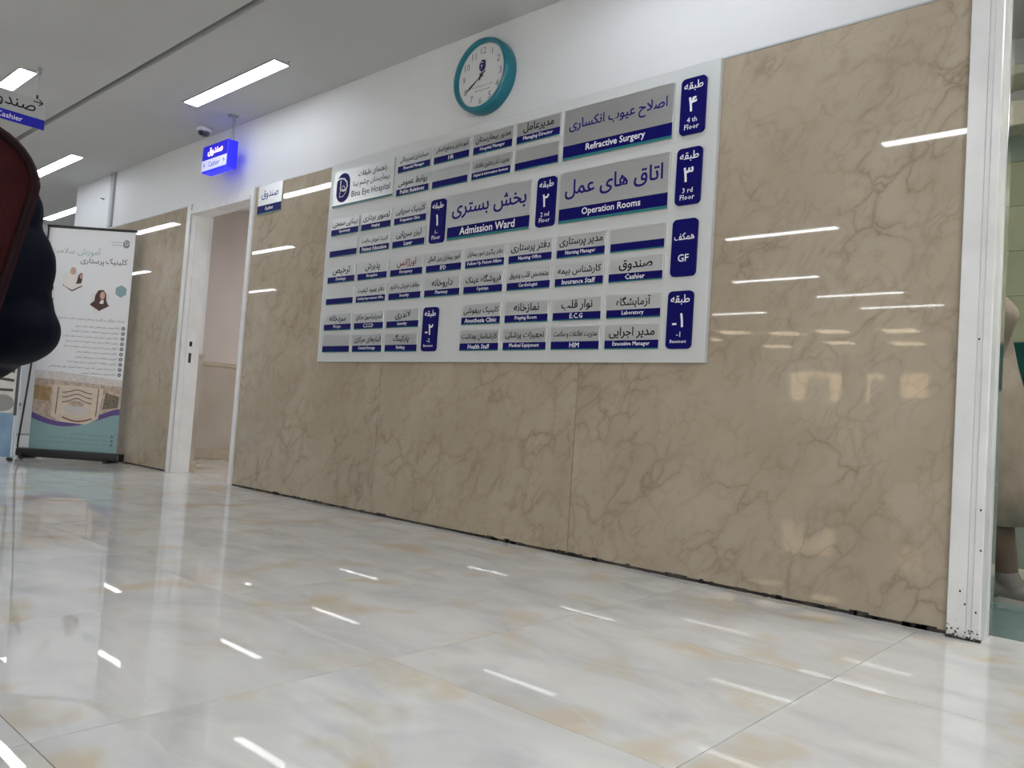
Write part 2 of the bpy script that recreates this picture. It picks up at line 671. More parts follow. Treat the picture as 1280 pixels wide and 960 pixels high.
# the marble-clad wall with its door opening and the wide opening beside it
wy0, wy1 = 2.975, 3.10
w = MB()
w.box((WALL_END, wy0, 0), (CAS_L + 0.03, wy1, SOF_Z))
w.box((CAS_L + 0.03, wy0, DOOR_H + 0.03), (CAS_R - 0.03, wy1, SOF_Z))
w.box((CAS_R - 0.03, wy0, 0), (OPEN_L - 0.02, wy1, SOF_Z))
w.box((OPEN_L - 0.02, wy0, 2.62), (OPEN_R + 0.02, wy1, SOF_Z))
w.box((OPEN_R + 0.02, wy0, 0), (HX1, wy1, SOF_Z))
wall_front = struct(w.build('wall_front', M_WHITE))
tag(wall_front, 'white wall clad with polished beige marble to door height')
JOINTS = [(CAS_R + 0.002, -3.692), (-3.692, -2.228), (-2.228, -0.634), (-8.9, -7.55), (-7.55, CAS_L - 0.002)]
for a, b in JOINTS:
    MB().box((a + 0.0013, WALL_Y, 0.012), (b - 0.0013, wy0, MAR_TOP), 0.0004, 1).build('marble_slab', M_WALLMARBLE, wall_front)
MB().box((CAS_R, WALL_Y + 0.003, 0.0), (-0.634, wy0, 0.012)).build('dark_joint', M_GAP, wall_front)
MB().box((-8.9, WALL_Y + 0.003, 0.0), (CAS_L, wy0, 0.012)).build('dark_joint', M_GAP, wall_front)
for xj in (-3.692, -2.228, -7.55):
    MB().box((xj - 0.0014, WALL_Y + 0.002, 0.012), (xj + 0.0014, wy0, MAR_TOP)).build('slab_joint', M_GROUT, wall_front)
# ragged dark filler along the foot of the marble
rag = MB()
for i in range(90):
    x = random.uniform(CAS_R, -0.64)
    l = random.uniform(0.01, 0.05)
    rag.box((x, WALL_Y - 0.003, 0.0), (x + l, WALL_Y + 0.004, random.uniform(0.010, 0.019)))
rg = rag.build('joint_filler', M_GAP, wall_front)
rg['kind'] = 'stuff'
MB().box((CAS_R, WALL_Y - 0.002, MAR_TOP), (-0.634, wy0, MAR_TOP + 0.008)).build('cladding_trim', M_ALU, wall_front)
MB().box((-8.9, WALL_Y - 0.002, MAR_TOP), (CAS_L, wy0, MAR_TOP + 0.008)).build('cladding_trim', M_ALU, wall_front)

# door 1: casing, jambs with rebate, head, strike plates
d1 = bpy.data.objects.new('door_1', None)
C.objects.link(d1)
d1.location = ((DOOR_L + DOOR_R) / 2, 3.03, 0)
ORG[d1] = d1.location.copy()
struct(d1)
tag(d1, 'white painted door frame of the cashier doorway')
f = 2.948


def casing_profile(x_out, x_in, z1, name='casing'):
    """stepped architrave standing in front of the wall"""
    s = 1 if x_in > x_out else -1
    w_ = abs(x_in - x_out)
    m = MB()
    m.box((x_out, f, 0), (x_in, wy0 + 0.02, z1), 0.002, 1)
    m.box((x_out + s * w_ * 0.55, f - 0.006, 0), (x_in, f + 0.002, z1), 0.002, 1)
    m.box((x_out + s * w_ * 0.82, f - 0.010, 0), (x_in, f + 0.002, z1), 0.002, 1)
    return m


casing_profile(CAS_L, DOOR_L, MAR_TOP + 0.005).build('casing', M_CASING, d1)
MB().box((DOOR_R, f, 0), (CAS_R, wy0 + 0.02, MAR_TOP + 0.005), 0.003, 1).build('casing', M_CASING, d1)
MB().box((DOOR_L, f, DOOR_H), (DOOR_R, wy0 + 0.02, MAR_TOP + 0.005), 0.002, 1).box((DOOR_L, f - 0.008, DOOR_H), (DOOR_R, f, DOOR_H + 0.03)).build('head_casing', M_CASING, d1)
jl = MB().box((DOOR_L - 0.05, wy0 + 0.02, 0), (DOOR_L, wy1 - 0.035, DOOR_H + 0.02)).box((DOOR_L - 0.05, wy1 - 0.035, 0), (DOOR_L - 0.014, wy1 + 0.015, DOOR_H + 0.02)).build('jamb', M_CASING, d1)
for z0, z1 in ((1.035, 1.075), (0.90, 0.98)):
    sp = MB().box((DOOR_L - 0.001, 3.022, z0), (DOOR_L + 0.001, 3.044, z1)).build('strike_hole', M_BLACK, jl)
MB().box((DOOR_R, wy0 + 0.02, 0), (DOOR_R + 0.05, wy1 - 0.035, DOOR_H + 0.02)).box((DOOR_R + 0.014, wy1 - 0.035, 0), (DOOR_R + 0.05, wy1 + 0.015, DOOR_H + 0.02)).build('jamb', M_CASING, d1)
MB().box((DOOR_L, wy0 + 0.02, DOOR_H), (DOOR_R, wy1 - 0.035, DOOR_H + 0.03)).box((DOOR_L, wy1 - 0.035, DOOR_H + 0.014), (DOOR_R, wy1 + 0.015, DOOR_H + 0.04)).build('head_jamb', M_CASING, d1)

# the passage behind the door
PX = -7.70
p = struct(MB().box((CAS_L - 0.4, wy1 + 0.001, 0), (-6.305, 3.158, 2.62)).build('wall_passage_pier', M_WHITE))
tag(p, 'short white wall pier just inside the cashier doorway')
MB().box((CAS_L - 0.4, wy1 + 0.002, 0.0), (-6.298, 3.164, 0.955)).build('dado_panel', M_DADO, p)
MB().box((CAS_L - 0.4, wy1 + 0.002, 0.955), (-6.288, 3.176, 0.985), 0.004, 1).build('dado_cap', M_CAP, p)
MB().box((CAS_L - 0.4, wy1 + 0.002, 0.0), (-6.286, 3.178, 0.085), 0.004, 1).build('skirting', M_CAP, p)
q = struct(MB().box((PX - 0.12, wy1, 0), (PX, 6.0, 2.62)).build('wall_passage_left', M_PINK))
tag(q, 'pinkish grey passage wall with stone dado seen through the doorway')
MB().box((PX, wy1 + 0.01, 0.09), (PX + 0.012, 5.99, 0.955)).build('dado_panel', M_DADO, q)
MB().box((PX, wy1 + 0.01, 0.955), (PX + 0.03, 5.99, 0.995), 0.005, 1).build('dado_rail', M_CAP, q)
MB().box((PX, wy1 + 0.01, 0.0), (PX + 0.028, 5.99, 0.10), 0.005, 1).build('skirting', M_CAP, q)
tag(struct(MB().box((PX, 6.0, 0), (-4.4, 6.12, 2.62)).build('wall_passage_back', M_PINK)), 'end wall of the passage behind the doorway')
tag(struct(MB().box((-4.52, wy1, 0), (-4.4, 6.0, 2.62)).build('wall_passage_right', M_PINK)), 'hidden side wall of the passage behind the doorway')
tag(struct(MB().box((PX - 0.12, wy1, 2.62), (-4.4, 6.12, SOF_Z)).build('ceiling_passage', M_CEIL)), 'white ceiling of the passage behind the doorway')

# right-hand opening: wide casing with a worn foot, threshold, steel edge
d2 = bpy.data.objects.new('door_2', None)
C.objects.link(d2)
d2.location = ((OPEN_L + OPEN_R) / 2, 3.03, 0)
ORG[d2] = d2.location.copy()
struct(d2)
tag(d2, 'white painted door frame of the wide opening beside the marble wall')
oc = MB()
cxl = -0.634
oc.box((cxl, 2.940, 0), (-0.578, wy0 + 0.02, 2.66), 0.002, 1)
oc.box((-0.578, 2.943, 0), (-0.560, wy0 + 0.02, 2.66), 0.003, 2)
oc.box((-0.562, 2.936, 0), (OPEN_L, wy0 + 0.02, 2.66), 0.004, 2)
casing2 = oc.build('casing', M_CASING, d2)
MB().box((OPEN_R, 2.940, 0), (OPEN_R + 0.1, wy0 + 0.02, 2.66), 0.003, 1).build('casing', M_CASING, d2)
MB().box((OPEN_L, 2.940, 2.56), (OPEN_R, wy0 + 0.02, 2.66), 0.003, 1).build('head_casing', M_CASING, d2)
MB().box((OPEN_L - 0.05, wy0 + 0.02, 0), (OPEN_L, wy1 + 0.01, 2.62)).build('jamb', M_CASING, d2)
MB().box((OPEN_R, wy0 + 0.02, 0), (OPEN_R + 0.05, wy1 + 0.01, 2.62)).build('jamb', M_CASING, d2)
MB().box((OPEN_L - 0.001, wy1 - 0.05, 0.0), (OPEN_L + 0.004, wy1 + 0.014, 2.56), 0.001, 1).build('steel_edge', M_CHROME, d2)
# chips and grime at the foot of the casing
chips = MB()
for i in range(70):
    x = random.uniform(cxl, OPEN_L - 0.004)
    z = abs(random.gauss(0, 0.022))
    s = random.uniform(0.0012, 0.006) * (1 if z < 0.03 else 0.6)
    yf = 2.940 if x < -0.578 else (2.943 if x < -0.562 else 2.936)
    zz = max(z, 0.0)
    chips.box((x, yf - 0.0006, zz), (x + s, yf + 0.0005, zz + s * random.uniform(0.5, 1.3)))
for (x, z) in ((-0.545, 0.29), (-0.549, 0.42), (-0.575, 0.98), (-0.60, 0.15), (-0.585, 0.11), (-0.552, 0.09)):
    yf = 2.940 if x < -0.578 else (2.943 if x < -0.562 else 2.936)
    chips.box((x, yf - 0.0006, z), (x + 0.005, yf + 0.0005, z + 0.007))
for k in range(26):
    x = cxl + k * 0.0039
    chips.box((x, 2.931, 0), (x + 0.004, 2.945, random.uniform(0.003, 0.009)))
cg = chips.build('paint_chips', M_GAP, casing2)
cg['kind'] = 'stuff'

# adjoining room: teal floor, green stone wall in courses
ARX0, ARX1, ARY = -2.6, 3.2, 4.60
tfl = struct(MB().box((ARX0, 3.096, -0.05), (ARX1, ARY, 0.0)).build('floor_adjoining', M_GROUT))
tag(tfl, 'teal green tile floor of the adjoining room')
for i in range(10):
    for j in range(3):
        x0 = ARX0 + i * 0.6
        y0 = 3.098 + j * 0.5
        MB().box((x0 + 0.0015, y0 + 0.0015, 0.0), (min(x0 + 0.6, ARX1) - 0.0015, y0 + 0.497, 0.004)).build('floor_tile', M_TEALFLOOR, tfl)
aw = struct(MB().box((ARX0, ARY, 0), (ARX1, ARY + 0.12, 2.745)).build('wall_adjoining', M_WHITE))
tag(aw, 'green stone wall in horizontal courses inside the adjoining room')
M_DGREEN = mat('dark_green_band', (0.012, 0.075, 0.065), 0.2)
M_CREAM = mat('cream_ledge', (0.62, 0.60, 0.48), 0.5)
M_SAGE = noisy('sage_stone', (0.26, 0.31, 0.26), (0.33, 0.37, 0.31), 0.2, 3)
zc = [(0.05, 0.45, M_SAGE), (0.45, 0.92, M_SAGE), (0.92, 1.17, M_DGREEN), (1.17, 1.405, M_GREENMARBLE), (1.405, 1.635, M_GREENMARBLE),
      (1.635, 1.865, M_GREENMARBLE), (1.865, 2.095, M_GREENMARBLE), (2.095, 2.235, M_SAGE)]
for z0, z1, mm in zc:
    for k in range(5):
        x0 = ARX0 + k * 1.16
        MB().box((x0 + 0.001, ARY - 0.014, z0 + 0.0015), (x0 + 1.159, ARY, z1 - 0.0015)).build('stone_course', mm, aw)
MB().box((ARX0, ARY - 0.03, 0.0), (ARX1, ARY, 0.05), 0.003, 1).build('skirting', M_CREAM, aw)
MB().box((ARX0, ARY - 0.16, 2.235), (ARX1, ARY, 2.36), 0.004, 1).build('ledge', M_CREAM, aw)
MB().box((ARX0, ARY - 0.22, 2.47), (ARX1, ARY, 2.52), 0.004, 1).build('ledge', M_CREAM, aw)
tag(struct(MB().box((ARX0 - 0.12, wy1, 0), (ARX0, ARY + 0.12, SOF_Z)).build('wall_adjoining_left', M_WHITE)), 'hidden side wall of the adjoining room')
tag(struct(MB().box((ARX1, wy1, 0), (ARX1 + 0.12, HY1, SOF_Z)).build('wall_adjoining_right', M_WHITE)), 'hidden right wall of the adjoining room')

# the rest of the hall
ADDED_WINS = [(-12.6, -10.2), (-9.6, -7.2), (-6.6, -4.2), (-3.6, -1.2)]  # unseen windows, added to throw daylight sideways onto the marble wall
rwl = MB()
ys_ = HY0
for (a, b) in ADDED_WINS:
    rwl.box((HX1, ys_, 0), (HX1 + 0.2, a, CEIL_Z))
    rwl.box((HX1, a, 0), (HX1 + 0.2, b, 0.35))
    rwl.box((HX1, a, 2.55), (HX1 + 0.2, b, CEIL_Z))
    ys_ = b
rwl.box((HX1, ys_, 0), (HX1 + 0.2, wy1, CEIL_Z))
tag(struct(rwl.build('wall_right', M_WHITE)), 'wall at the near end of the hall, with windows added for daylight')
tag(struct(MB().box((HX0 - 0.12, HY0, 0), (HX0, HY1, CEIL_Z)).build('wall_left', M_WHITE)), 'white far end wall of the hall')
tag(struct(MB().box((HX0, HY1, 0), (HX1, HY1 + 0.12, CEIL_Z)).build('wall_far_bay', M_WHITE)), 'white back wall of the side bay beyond the marble wall')
ww = MB()
WINS = [(-8.61, -7.15, 1.60, 2.46), (-6.63, -6.10, 1.60, 2.44), (-5.81, -5.08, 1.76, 2.45)]
xs = HX0
for (a, b, z0, z1) in WINS:
    ww.box((xs, HY0 - 0.2, 0), (a, HY0, CEIL_Z))
    ww.box((a, HY0 - 0.2, 0), (b, HY0, z0))
    ww.box((a, HY0 - 0.2, z1), (b, HY0, CEIL_Z))
    xs = b
ww.box((xs, HY0 - 0.2, 0), (HX1, HY0, CEIL_Z))
tag(struct(ww.build('wall_back', M_WHITE)), 'window wall on the far side of the hall, seen mirrored in the marble')
M_PANE = mat('window_glass', (1, 1, 1), 0.0)
M_PANE.node_tree.nodes['Principled BSDF'].inputs['Transmission Weight'].default_value = 1.0
M_PANE.node_tree.nodes['Principled BSDF'].inputs['IOR'].default_value = 1.02
for k, (a, b, z0, z1) in enumerate(WINS):
    wn = bpy.data.objects.new('window_%d' % (k + 1), None)
    C.objects.link(wn)
    wn.location = ((a + b) / 2, HY0 - 0.1, z0)
    ORG[wn] = wn.location.copy()
    struct(wn)
    tag(wn, 'daylit window in the far hall wall, mirrored in the marble')
    fr = MB()
    t = 0.05
    for (p0, p1) in (((a, z0), (a + t, z1)), ((b - t, z0), (b, z1)), ((a, z0), (b, z0 + t)), ((a, z1 - t), (b, z1))):
        fr.box((p0[0], HY0 - 0.13, p0[1]), (p1[0], HY0 - 0.07, p1[1]))
    if b - a > 1:
        fr.box(((a + b) / 2 - 0.025, HY0 - 0.13, z0), ((a + b) / 2 + 0.025, HY0 - 0.07, z1))
    fr.build('window_frame', M_CASING, wn)
    MB().box((a + t, HY0 - 0.103, z0 + t), (b - t, HY0 - 0.097, z1 - t)).build('pane', M_PANE, wn)
# the sunlit house across the street, seen only through the far windows
hb = thing('street_house', 'tan house across the street, seen through the far windows', 'building', (-7.0, -21.0, 0.0))
MB().box((-16, -22.0, 0.0), (2, -21.0, 6.0)).build('wall', noisy('tan_render', (0.62, 0.47, 0.28), (0.72, 0.57, 0.37), 0.9, 1.5), hb)
for k in range(8):
    for z in (1.6, 4.2):
        x = -14.6 + k * 2.1
        hw = MB().box((x, -21.03, z), (x + 0.8, -20.99, z + 1.1)).build('window', mat('house_window', (0.08, 0.08, 0.08), 0.2), hb)
        MB().box((x - 0.08, -20.98, z - 0.08), (x + 0.88, -20.90, z)).build('sill', M_CREAM, hw)
MB().box((-16, -21.2, 5.9), (2, -20.85, 6.1)).build('eave', M_CREAM, hb)
for k, (a, b) in enumerate(ADDED_WINS):
    wn = bpy.data.objects.new('window_%d' % (len(WINS) + k + 1), None)
    C.objects.link(wn)
    wn.location = (HX1 + 0.1, (a + b) / 2, 0.35)
    ORG[wn] = wn.location.copy()
    struct(wn)
    tag(wn, 'unseen tall window added to bring daylight into the near end of the hall')
    fr = MB()
    for (q0, q1) in (((a, 0.35), (a + 0.06, 2.55)), ((b - 0.06, 0.35), (b, 2.55)), ((a, 0.35), (b, 0.41)), ((a, 2.49), (b, 2.55)), (((a + b) / 2 - 0.03, 0.35), ((a + b) / 2 + 0.03, 2.55))):
        fr.box((HX1 + 0.07, q0[0], q0[1]), (HX1 + 0.13, q1[0], q1[1]))
    fr.build('window_frame', M_CASING, wn)
    MB().box((HX1 + 0.097, a + 0.06, 0.41), (HX1 + 0.103, b - 0.06, 2.49)).build('pane', M_PANE, wn)
# white wall beyond the end of the marble wall, with two sockets
wr = struct(MB().box((-11.55, 3.12, 0), (-11.4, HY1, SOF_Z)).build('wall_bay_side', M_WHITE))
tag(wr, 'white wall beyond the end of the marble wall')
MB().box((-11.4, 3.12, 0), (-11.385, HY1, 0.012)).build('skirting_line', M_GREY, wr)

# ------------------------------------------------------------------ LIGHTS
def linear_light(cx, cy, z, label, length=1.2, width=0.1, group='linear ceiling lights'):
    t = thing('ceiling_light', label, 'ceiling light', (cx, cy, z), group)
    a, b = length / 2, width / 2
    e = 0.008
    fr = MB()
    fr.box((cx - a - e, cy - b - e, z - 0.006), (cx + a + e, cy - b, z))
    fr.box((cx - a - e, cy + b, z - 0.006), (cx + a + e, cy + b + e, z))
    fr.box((cx - a - e, cy - b, z - 0.006), (cx - a, cy + b, z))
    fr.box((cx + a, cy - b, z - 0.006), (cx + a + e, cy + b, z))
    fr.build('frame', M_ALU, t)
    MB().box((cx - a, cy - b, z - 0.004), (cx + a, cy + b, z)).build('diffuser', M_LEDROW if cy > 2.3 else M_LED, t)
    for s in (-1, 1):
        MB().tube([(cx + s * (a + 0.006), cy + b * 0.3, z - 0.004), (cx + s * (a + 0.03), cy + b * 0.5, z - 0.010), (cx + s * (a + 0.055), cy + b * 0.4, z - 0.002)], 0.003, 6).build('spring_clip', M_GREY, t)
    return t


LS = 'slim white ceiling light in the row closest to the marble wall, '
linear_light(-4.975, 2.545, SOF_Z, LS + 'near the blue lightbox')
linear_light(-8.35, 2.545, SOF_Z, LS + 'above the roll-up banner')
linear_light(-1.62, 2.545, SOF_Z, LS + 'opposite the wide doorway')
linear_light(1.75, 2.545, SOF_Z, LS + 'past the wide doorway')
linear_light(-11.7, 2.545, SOF_Z, LS + 'past the wall end')
linear_light(-10.45, 3.34, SOF_Z, 'slim white ceiling light beyond the end of the marble wall')
L_ROW = [(-6.60, 1.62, 'slim white ceiling light just behind the hanging cashier sign'),
         (-10.12, 1.62, None), (0.5, 1.62, None), (-13.6, 1.62, None),
         (-1.17, 0.15, None), (-9.87, 0.15, None), (-14.3, 0.15, None), (2.2, 0.15, None),
         (-3.40, -1.93, None), (-6.55, -1.93, None), (-10.5, -1.93, None), (-13.7, -1.93, None), (1.2, -1.93, None),
         (-4.43, -4.22, None), (-12.9, -4.22, None), (0.6, -4.22, None),
         (-3.80, -5.69, None), (-1.0, -5.69, None), (-8.2, -5.69, None),
         (-3.56, -6.90, None), (-6.31, -6.90, None), (0.2, -6.90, None), (-11.8, -6.90, None)]
for x, y, lb in L_ROW:  # those at the near end are unseen, added for extra brightness
    linear_light(x, y, CEIL_Z, lb or ('slim white ceiling light out in the open hall, mirrored in the marble' if x < -1.1 else 'unseen slim white ceiling light added to brighten the open hall'))
for k, (x, y) in enumerate([(-7.45, -9.3), (-6.5, -9.6), (-8.6, -10.3), (-5.5, -9.5), (-4.3, -9.6), (-6.0, -11.3), (-4.7, -11.6), (-7.6, -11.8)]):
    t = thing('ceiling_panel_light', 'warm square ceiling panel far back in the hall, mirrored in the marble', 'ceiling light', (x, y, CEIL_Z), 'warm ceiling panels')
    fr = MB()
    for s in (-1, 1):
        fr.box((x + s * 0.30, y - 0.32, CEIL_Z - 0.01), (x + s * 0.32, y + 0.32, CEIL_Z))
        fr.box((x - 0.30, y + s * 0.30, CEIL_Z - 0.01), (x + 0.30, y + s * 0.32, CEIL_Z))
    fr.build('frame', M_ALU, t)
    MB().box((x - 0.3, y - 0.3, CEIL_Z - 0.006), (x + 0.3, y + 0.3, CEIL_Z)).build('diffuser', M_LEDWARM, t)
M_LEDADDED = mat('added_lamp_diffuser', (0.9, 0.9, 0.9), 0.4, emit=(1.0, 0.95, 0.90), estr=34.0)  # for unseen lamps added to brighten the passage and the green room
for x, y, z, lb in ((-5.5, 5.3, 2.62, 'unseen square ceiling lamp added to light the passage behind the cashier doorway'), (0.7, 3.85, SOF_Z, 'unseen square ceiling lamp added to light the green stone room')):
    t = thing('added_ceiling_lamp', lb, 'ceiling light', (x, y, z))
    fr = MB()
    for k in (-1, 1):
        fr.box((x + k * 0.30, y - 0.32, z - 0.03), (x + k * 0.32, y + 0.32, z))
        fr.box((x - 0.30, y + k * 0.30, z - 0.03), (x + 0.30, y + k * 0.32, z))
    fr.build('frame', M_CASING, t)
    MB().box((x - 0.3, y - 0.3, z - 0.025), (x + 0.3, y + 0.3, z)).build('diffuser', M_LEDADDED, t)

# ------------------------------------------------------------------ DIRECTORY BOARD
BF = 2.938                     # board face
bx0, bz0 = on(-4.358, 0.905, BF)
bx1, bz1 = on(-1.577, 2.208, BF)
board = thing('directory_board', 'large white hospital directory board with rows of steel and navy plates', 'sign', ((bx0 + bx1) / 2, WALL_Y, bz0))
MB().box((bx0, BF, bz0), (bx1, WALL_Y - 0.0005, bz1), 0.0015, 1).build('panel', M_BOARD, board)
PF = 2.927                     # plate face
COL0, PITCH, PW = -4.309, 0.3172, 0.286
ROWZ = [(2.041, 2.153), (1.900, 2.012), (1.725, 1.836), (1.585, 1.695), (1.413, 1.524), (1.273, 1.382), (1.106, 1.214), (0.965, 1.075)]


def plate(xa, xb, za, zb, fa, en, farsi_mat=None, fa_h=0.052, en_h=0.024, name_label=None):
    x0, z0 = on(xa, za, PF)
    x1, z1 = on(xb, zb, PF)
    hh = z1 - z0
    o = MB().box((x0, PF, z0), (x1, BF, z1), 0.0008, 1).build('plate', M_STEEL, board)
    o['label'] = ('steel plate reading ' + en) if en else 'blank steel plate with navy band'
    band0 = z0 + hh * 0.055
    band1 = z0 + hh * (0.37 if hh < 0.15 else 0.285)
    MB().box((x0 + 0.0005, PF - 0.0006, band0), (x1 - 0.0005, PF + 0.0002, band1)).build('navy_band', M_NAVY, o)
    MB().box((x0 + 0.0005, PF - 0.0006, z0 + 0.0004), (x1 - 0.0005, PF + 0.0002, band0)).build('green_band', M_GREENBAND, o)
    F = wallF(PF - 0.0006)
    cx = (x0 + x1) / 2
    if fa:
        lettering(fa, o, cx, (band1 + z1) / 2, fa_h, (x1 - x0) * 0.90, farsi_mat or M_LBLACK, wallF(PF), 0.020)
    if en:
        lettering(en, o, cx, (band0 + band1) / 2, en_h, (x1 - x0) * 0.88, M_LWHITE, F, 0.016)
    return o


PLATES = [
    (0, 2, 'حسابداری/مدیرمالی', 'Financial Manager'), (0, 3, 'امور اداری و منابع انسانی', 'HR'),
    (0, 4, 'مدیر بیمارستان', 'Hospital Manager'), (0, 5, 'مدیرعامل', 'Managing Director'),
    (1, 2, 'روابط عمومی', 'Public Relations'), (1, 3, '', ''),
    (1, 4, 'مدیریت آمار و فناوری اطلاعات', 'Digital & Information Services'), (1, 5, '', ''),
    (2, 0, 'بینایی سنجی', 'Optometry'), (2, 1, 'تصویر برداری', 'Imaging'), (2, 2, 'کلینیک سرپایی', 'Outpatient Clinic'),
    (3, 0, '', ''), (3, 1, 'کلینیک آموزش سلامت', 'Patient Education'), (3, 2, 'لیزر سرپایی', 'Laser'),
    (4, 0, 'ترخیص', 'Discharge'), (4, 1, 'پذیرش', 'Reception'), (4, 2, 'اورژانس', 'Emergency'),
    (4, 3, 'امور بیماران بین الملل', 'IPD'), (4, 4, 'دفتر پیگیری امور بیماران', 'Follow Up Patient Affairs'),
    (4, 5, 'دفتر پرستاری', 'Nursing Office'), (4, 6, 'مدیر پرستاری', 'Nursing Manager'), (4, 7, '', ''),
    (5, 0, '', ''), (5, 1, 'دفتر بهبود کیفیت', 'Quality Improvement Office'), (5, 2, 'حفاظت فیزیکی و تکریم', 'Security'),
    (5, 3, 'داروخانه', 'Pharmacy'), (5, 4, 'فروشگاه عینک', 'Optician'), (5, 5, 'متخصص قلب وعروق', 'Cardiologist'),
    (5, 6, 'کارشناس بیمه', 'Insurance Staff'), (5, 7, 'صندوق', 'Cashier'),
    (6, 0, 'سردخانه', 'Morgue'), (6, 1, 'استریلیزاسیون مرکزی', 'C.S.S.D'), (6, 2, 'لاندری', 'Laundry'),
    (6, 4, 'کلینیک بیهوشی', 'Anesthesia Clinic'), (6, 5, 'نمازخانه', 'Praying Room'), (6, 6, 'نوار قلب', 'E.C.G'),
    (6, 7, 'آزمایشگاه', 'Laboratory'),
    (7, 0, '', ''), (7, 1, 'انبارهای مرکزی', 'Central Storage'), (7, 2, 'پارکینگ', 'Parking'),
    (7, 4, 'کارشناسان بهداشت', 'Health Staff'), (7, 5, 'تجهیزات پزشکی', 'Medical Equipment'),
    (7, 6, 'مدیریت اطلاعات و سلامت', 'HIM'), (7, 7, 'مدیر اجرایی', 'Executive Manager')]
for r, c, fa, en in PLATES:
    xa = COL0 + PITCH * c
    plate(xa, xa + PW, ROWZ[r][0], ROWZ[r][1], fa, en, M_LRED if en == 'Emergency' else M_LBLACK)
plate(-2.408, -1.797, 1.900, 2.154, 'اصلاح عیوب انکساری', 'Refractive Surgery', M_LNAVY, 0.098, 0.042)
plate(-2.409, -1.799, 1.586, 1.841, 'اتاق های عمل', 'Operation Rooms', M_LNAVY, 0.098, 0.042)
plate(-3.203, -2.598, 1.585, 1.841, 'بخش بستری', 'Admission Ward', M_LNAVY, 0.098, 0.042)

# logo plate
x0, z0 = on(-4.322, 1.915, PF)
x1, z1 = on(-3.712, 2.152, PF)
lp = MB().box((x0, PF, z0), (x1, BF, z1), 0.0008, 1).build('plate', M_STEEL, board)
lp['label'] = 'steel title plate with the navy hospital emblem'
MB().box((x0 + 0.0005, PF - 0.0006, z0 + 0.0004), (x1 - 0.0005, PF + 0.0002, z0 + 0.012)).build('green_band', M_GREENBAND, lp)
M_EMB = M_NAVY
F0 = wallF(PF)


def emblem(parent, cx, cz, h, F, mats=(M_NAVY, M_LWHITE)):
    """rounded capsule with a stylised letter and an eye inside"""
    w_ = h * 0.74
    MB().prism(rounded(w_, h, w_ * 0.48, cx, cz, 8), lambda u, v: F(u, v, 0.0003), Vector(F(0, 0, 0.0006)) - Vector(F(0, 0, 0))).build('emblem', mats[0], parent)
    t = 0.042 * h
    m = MB()
    o3 = lambda u, v: Vector(F(u, v, 0.0011))
    dv = Vector(F(0, 0, 0.0004)) - Vector(F(0, 0, 0))

    def stroke(path, th):
        for (a, b) in zip(path[:-1], path[1:]):
            a, b = Vector(a), Vector(b)
            d = (b - a).normalized()
            n = Vector((-d.y, d.x)) * th / 2
            e = d * th * 0.3
            m.prism([tuple(a + n - e), tuple(a - n - e), tuple(b - n + e), tuple(b + n + e)], o3, dv)
    # upper sweep cutting the capsule, stem, bowl and eye
    stroke([(cx - 0.52 * w_, cz + 0.30 * h), (cx - 0.25 * w_, cz + 0.34 * h), (cx + 0.05 * w_, cz + 0.30 * h), (cx + 0.26 * w_, cz + 0.17 * h),
            (cx + 0.31 * w_, cz + 0.02 * h), (cx + 0.18 * w_, cz - 0.10 * h), (cx - 0.02 * w_, cz - 0.11 * h)], t * 1.3)
    stroke([(cx - 0.2 * w_, cz + 0.26 * h), (cx - 0.22 * w_, cz - 0.02 * h), (cx - 0.10 * w_, cz - 0.10 * h)], t)
    stroke([(cx - 0.2 * w_, cz - 0.02 * h), (cx - 0.24 * w_, cz - 0.31 * h), (cx + 0.05 * w_, cz - 0.30 * h), (cx + 0.24 * w_, cz - 0.17 * h), (cx + 0.28 * w_, cz)], t * 0.45)
    ring = [(cx + 0.02 * w_ + 0.10 * w_ * math.cos(a), cz - 0.01 * h + 0.10 * w_ * math.sin(a)) for a in [k * math.pi / 6 for k in range(13)]]
    stroke(ring, t * 0.5)
    m.build('emblem_mark', mats[1], parent)


emblem(lp, x0 + 0.105, (z0 + z1) / 2 + 0.003, 0.188, F0)
lw = x1 - x0 - 0.225
lcx = x0 + 0.198 + lw / 2
lettering('راهنمای طبقات', lp, lcx + 0.01, z0 + 0.182, 0.048, lw * 0.75, M_LBLACK, F0, 0.01)
lettering('بیمارستان چشم بینا', lp, lcx, z0 + 0.122, 0.052, lw, M_LBLACK, F0, 0.01)
lettering('Bina Eye Hospital', lp, lcx, z0 + 0.060, 0.052, lw, M_LBLACK, F0, 0.004, minw=lw * 0.98)

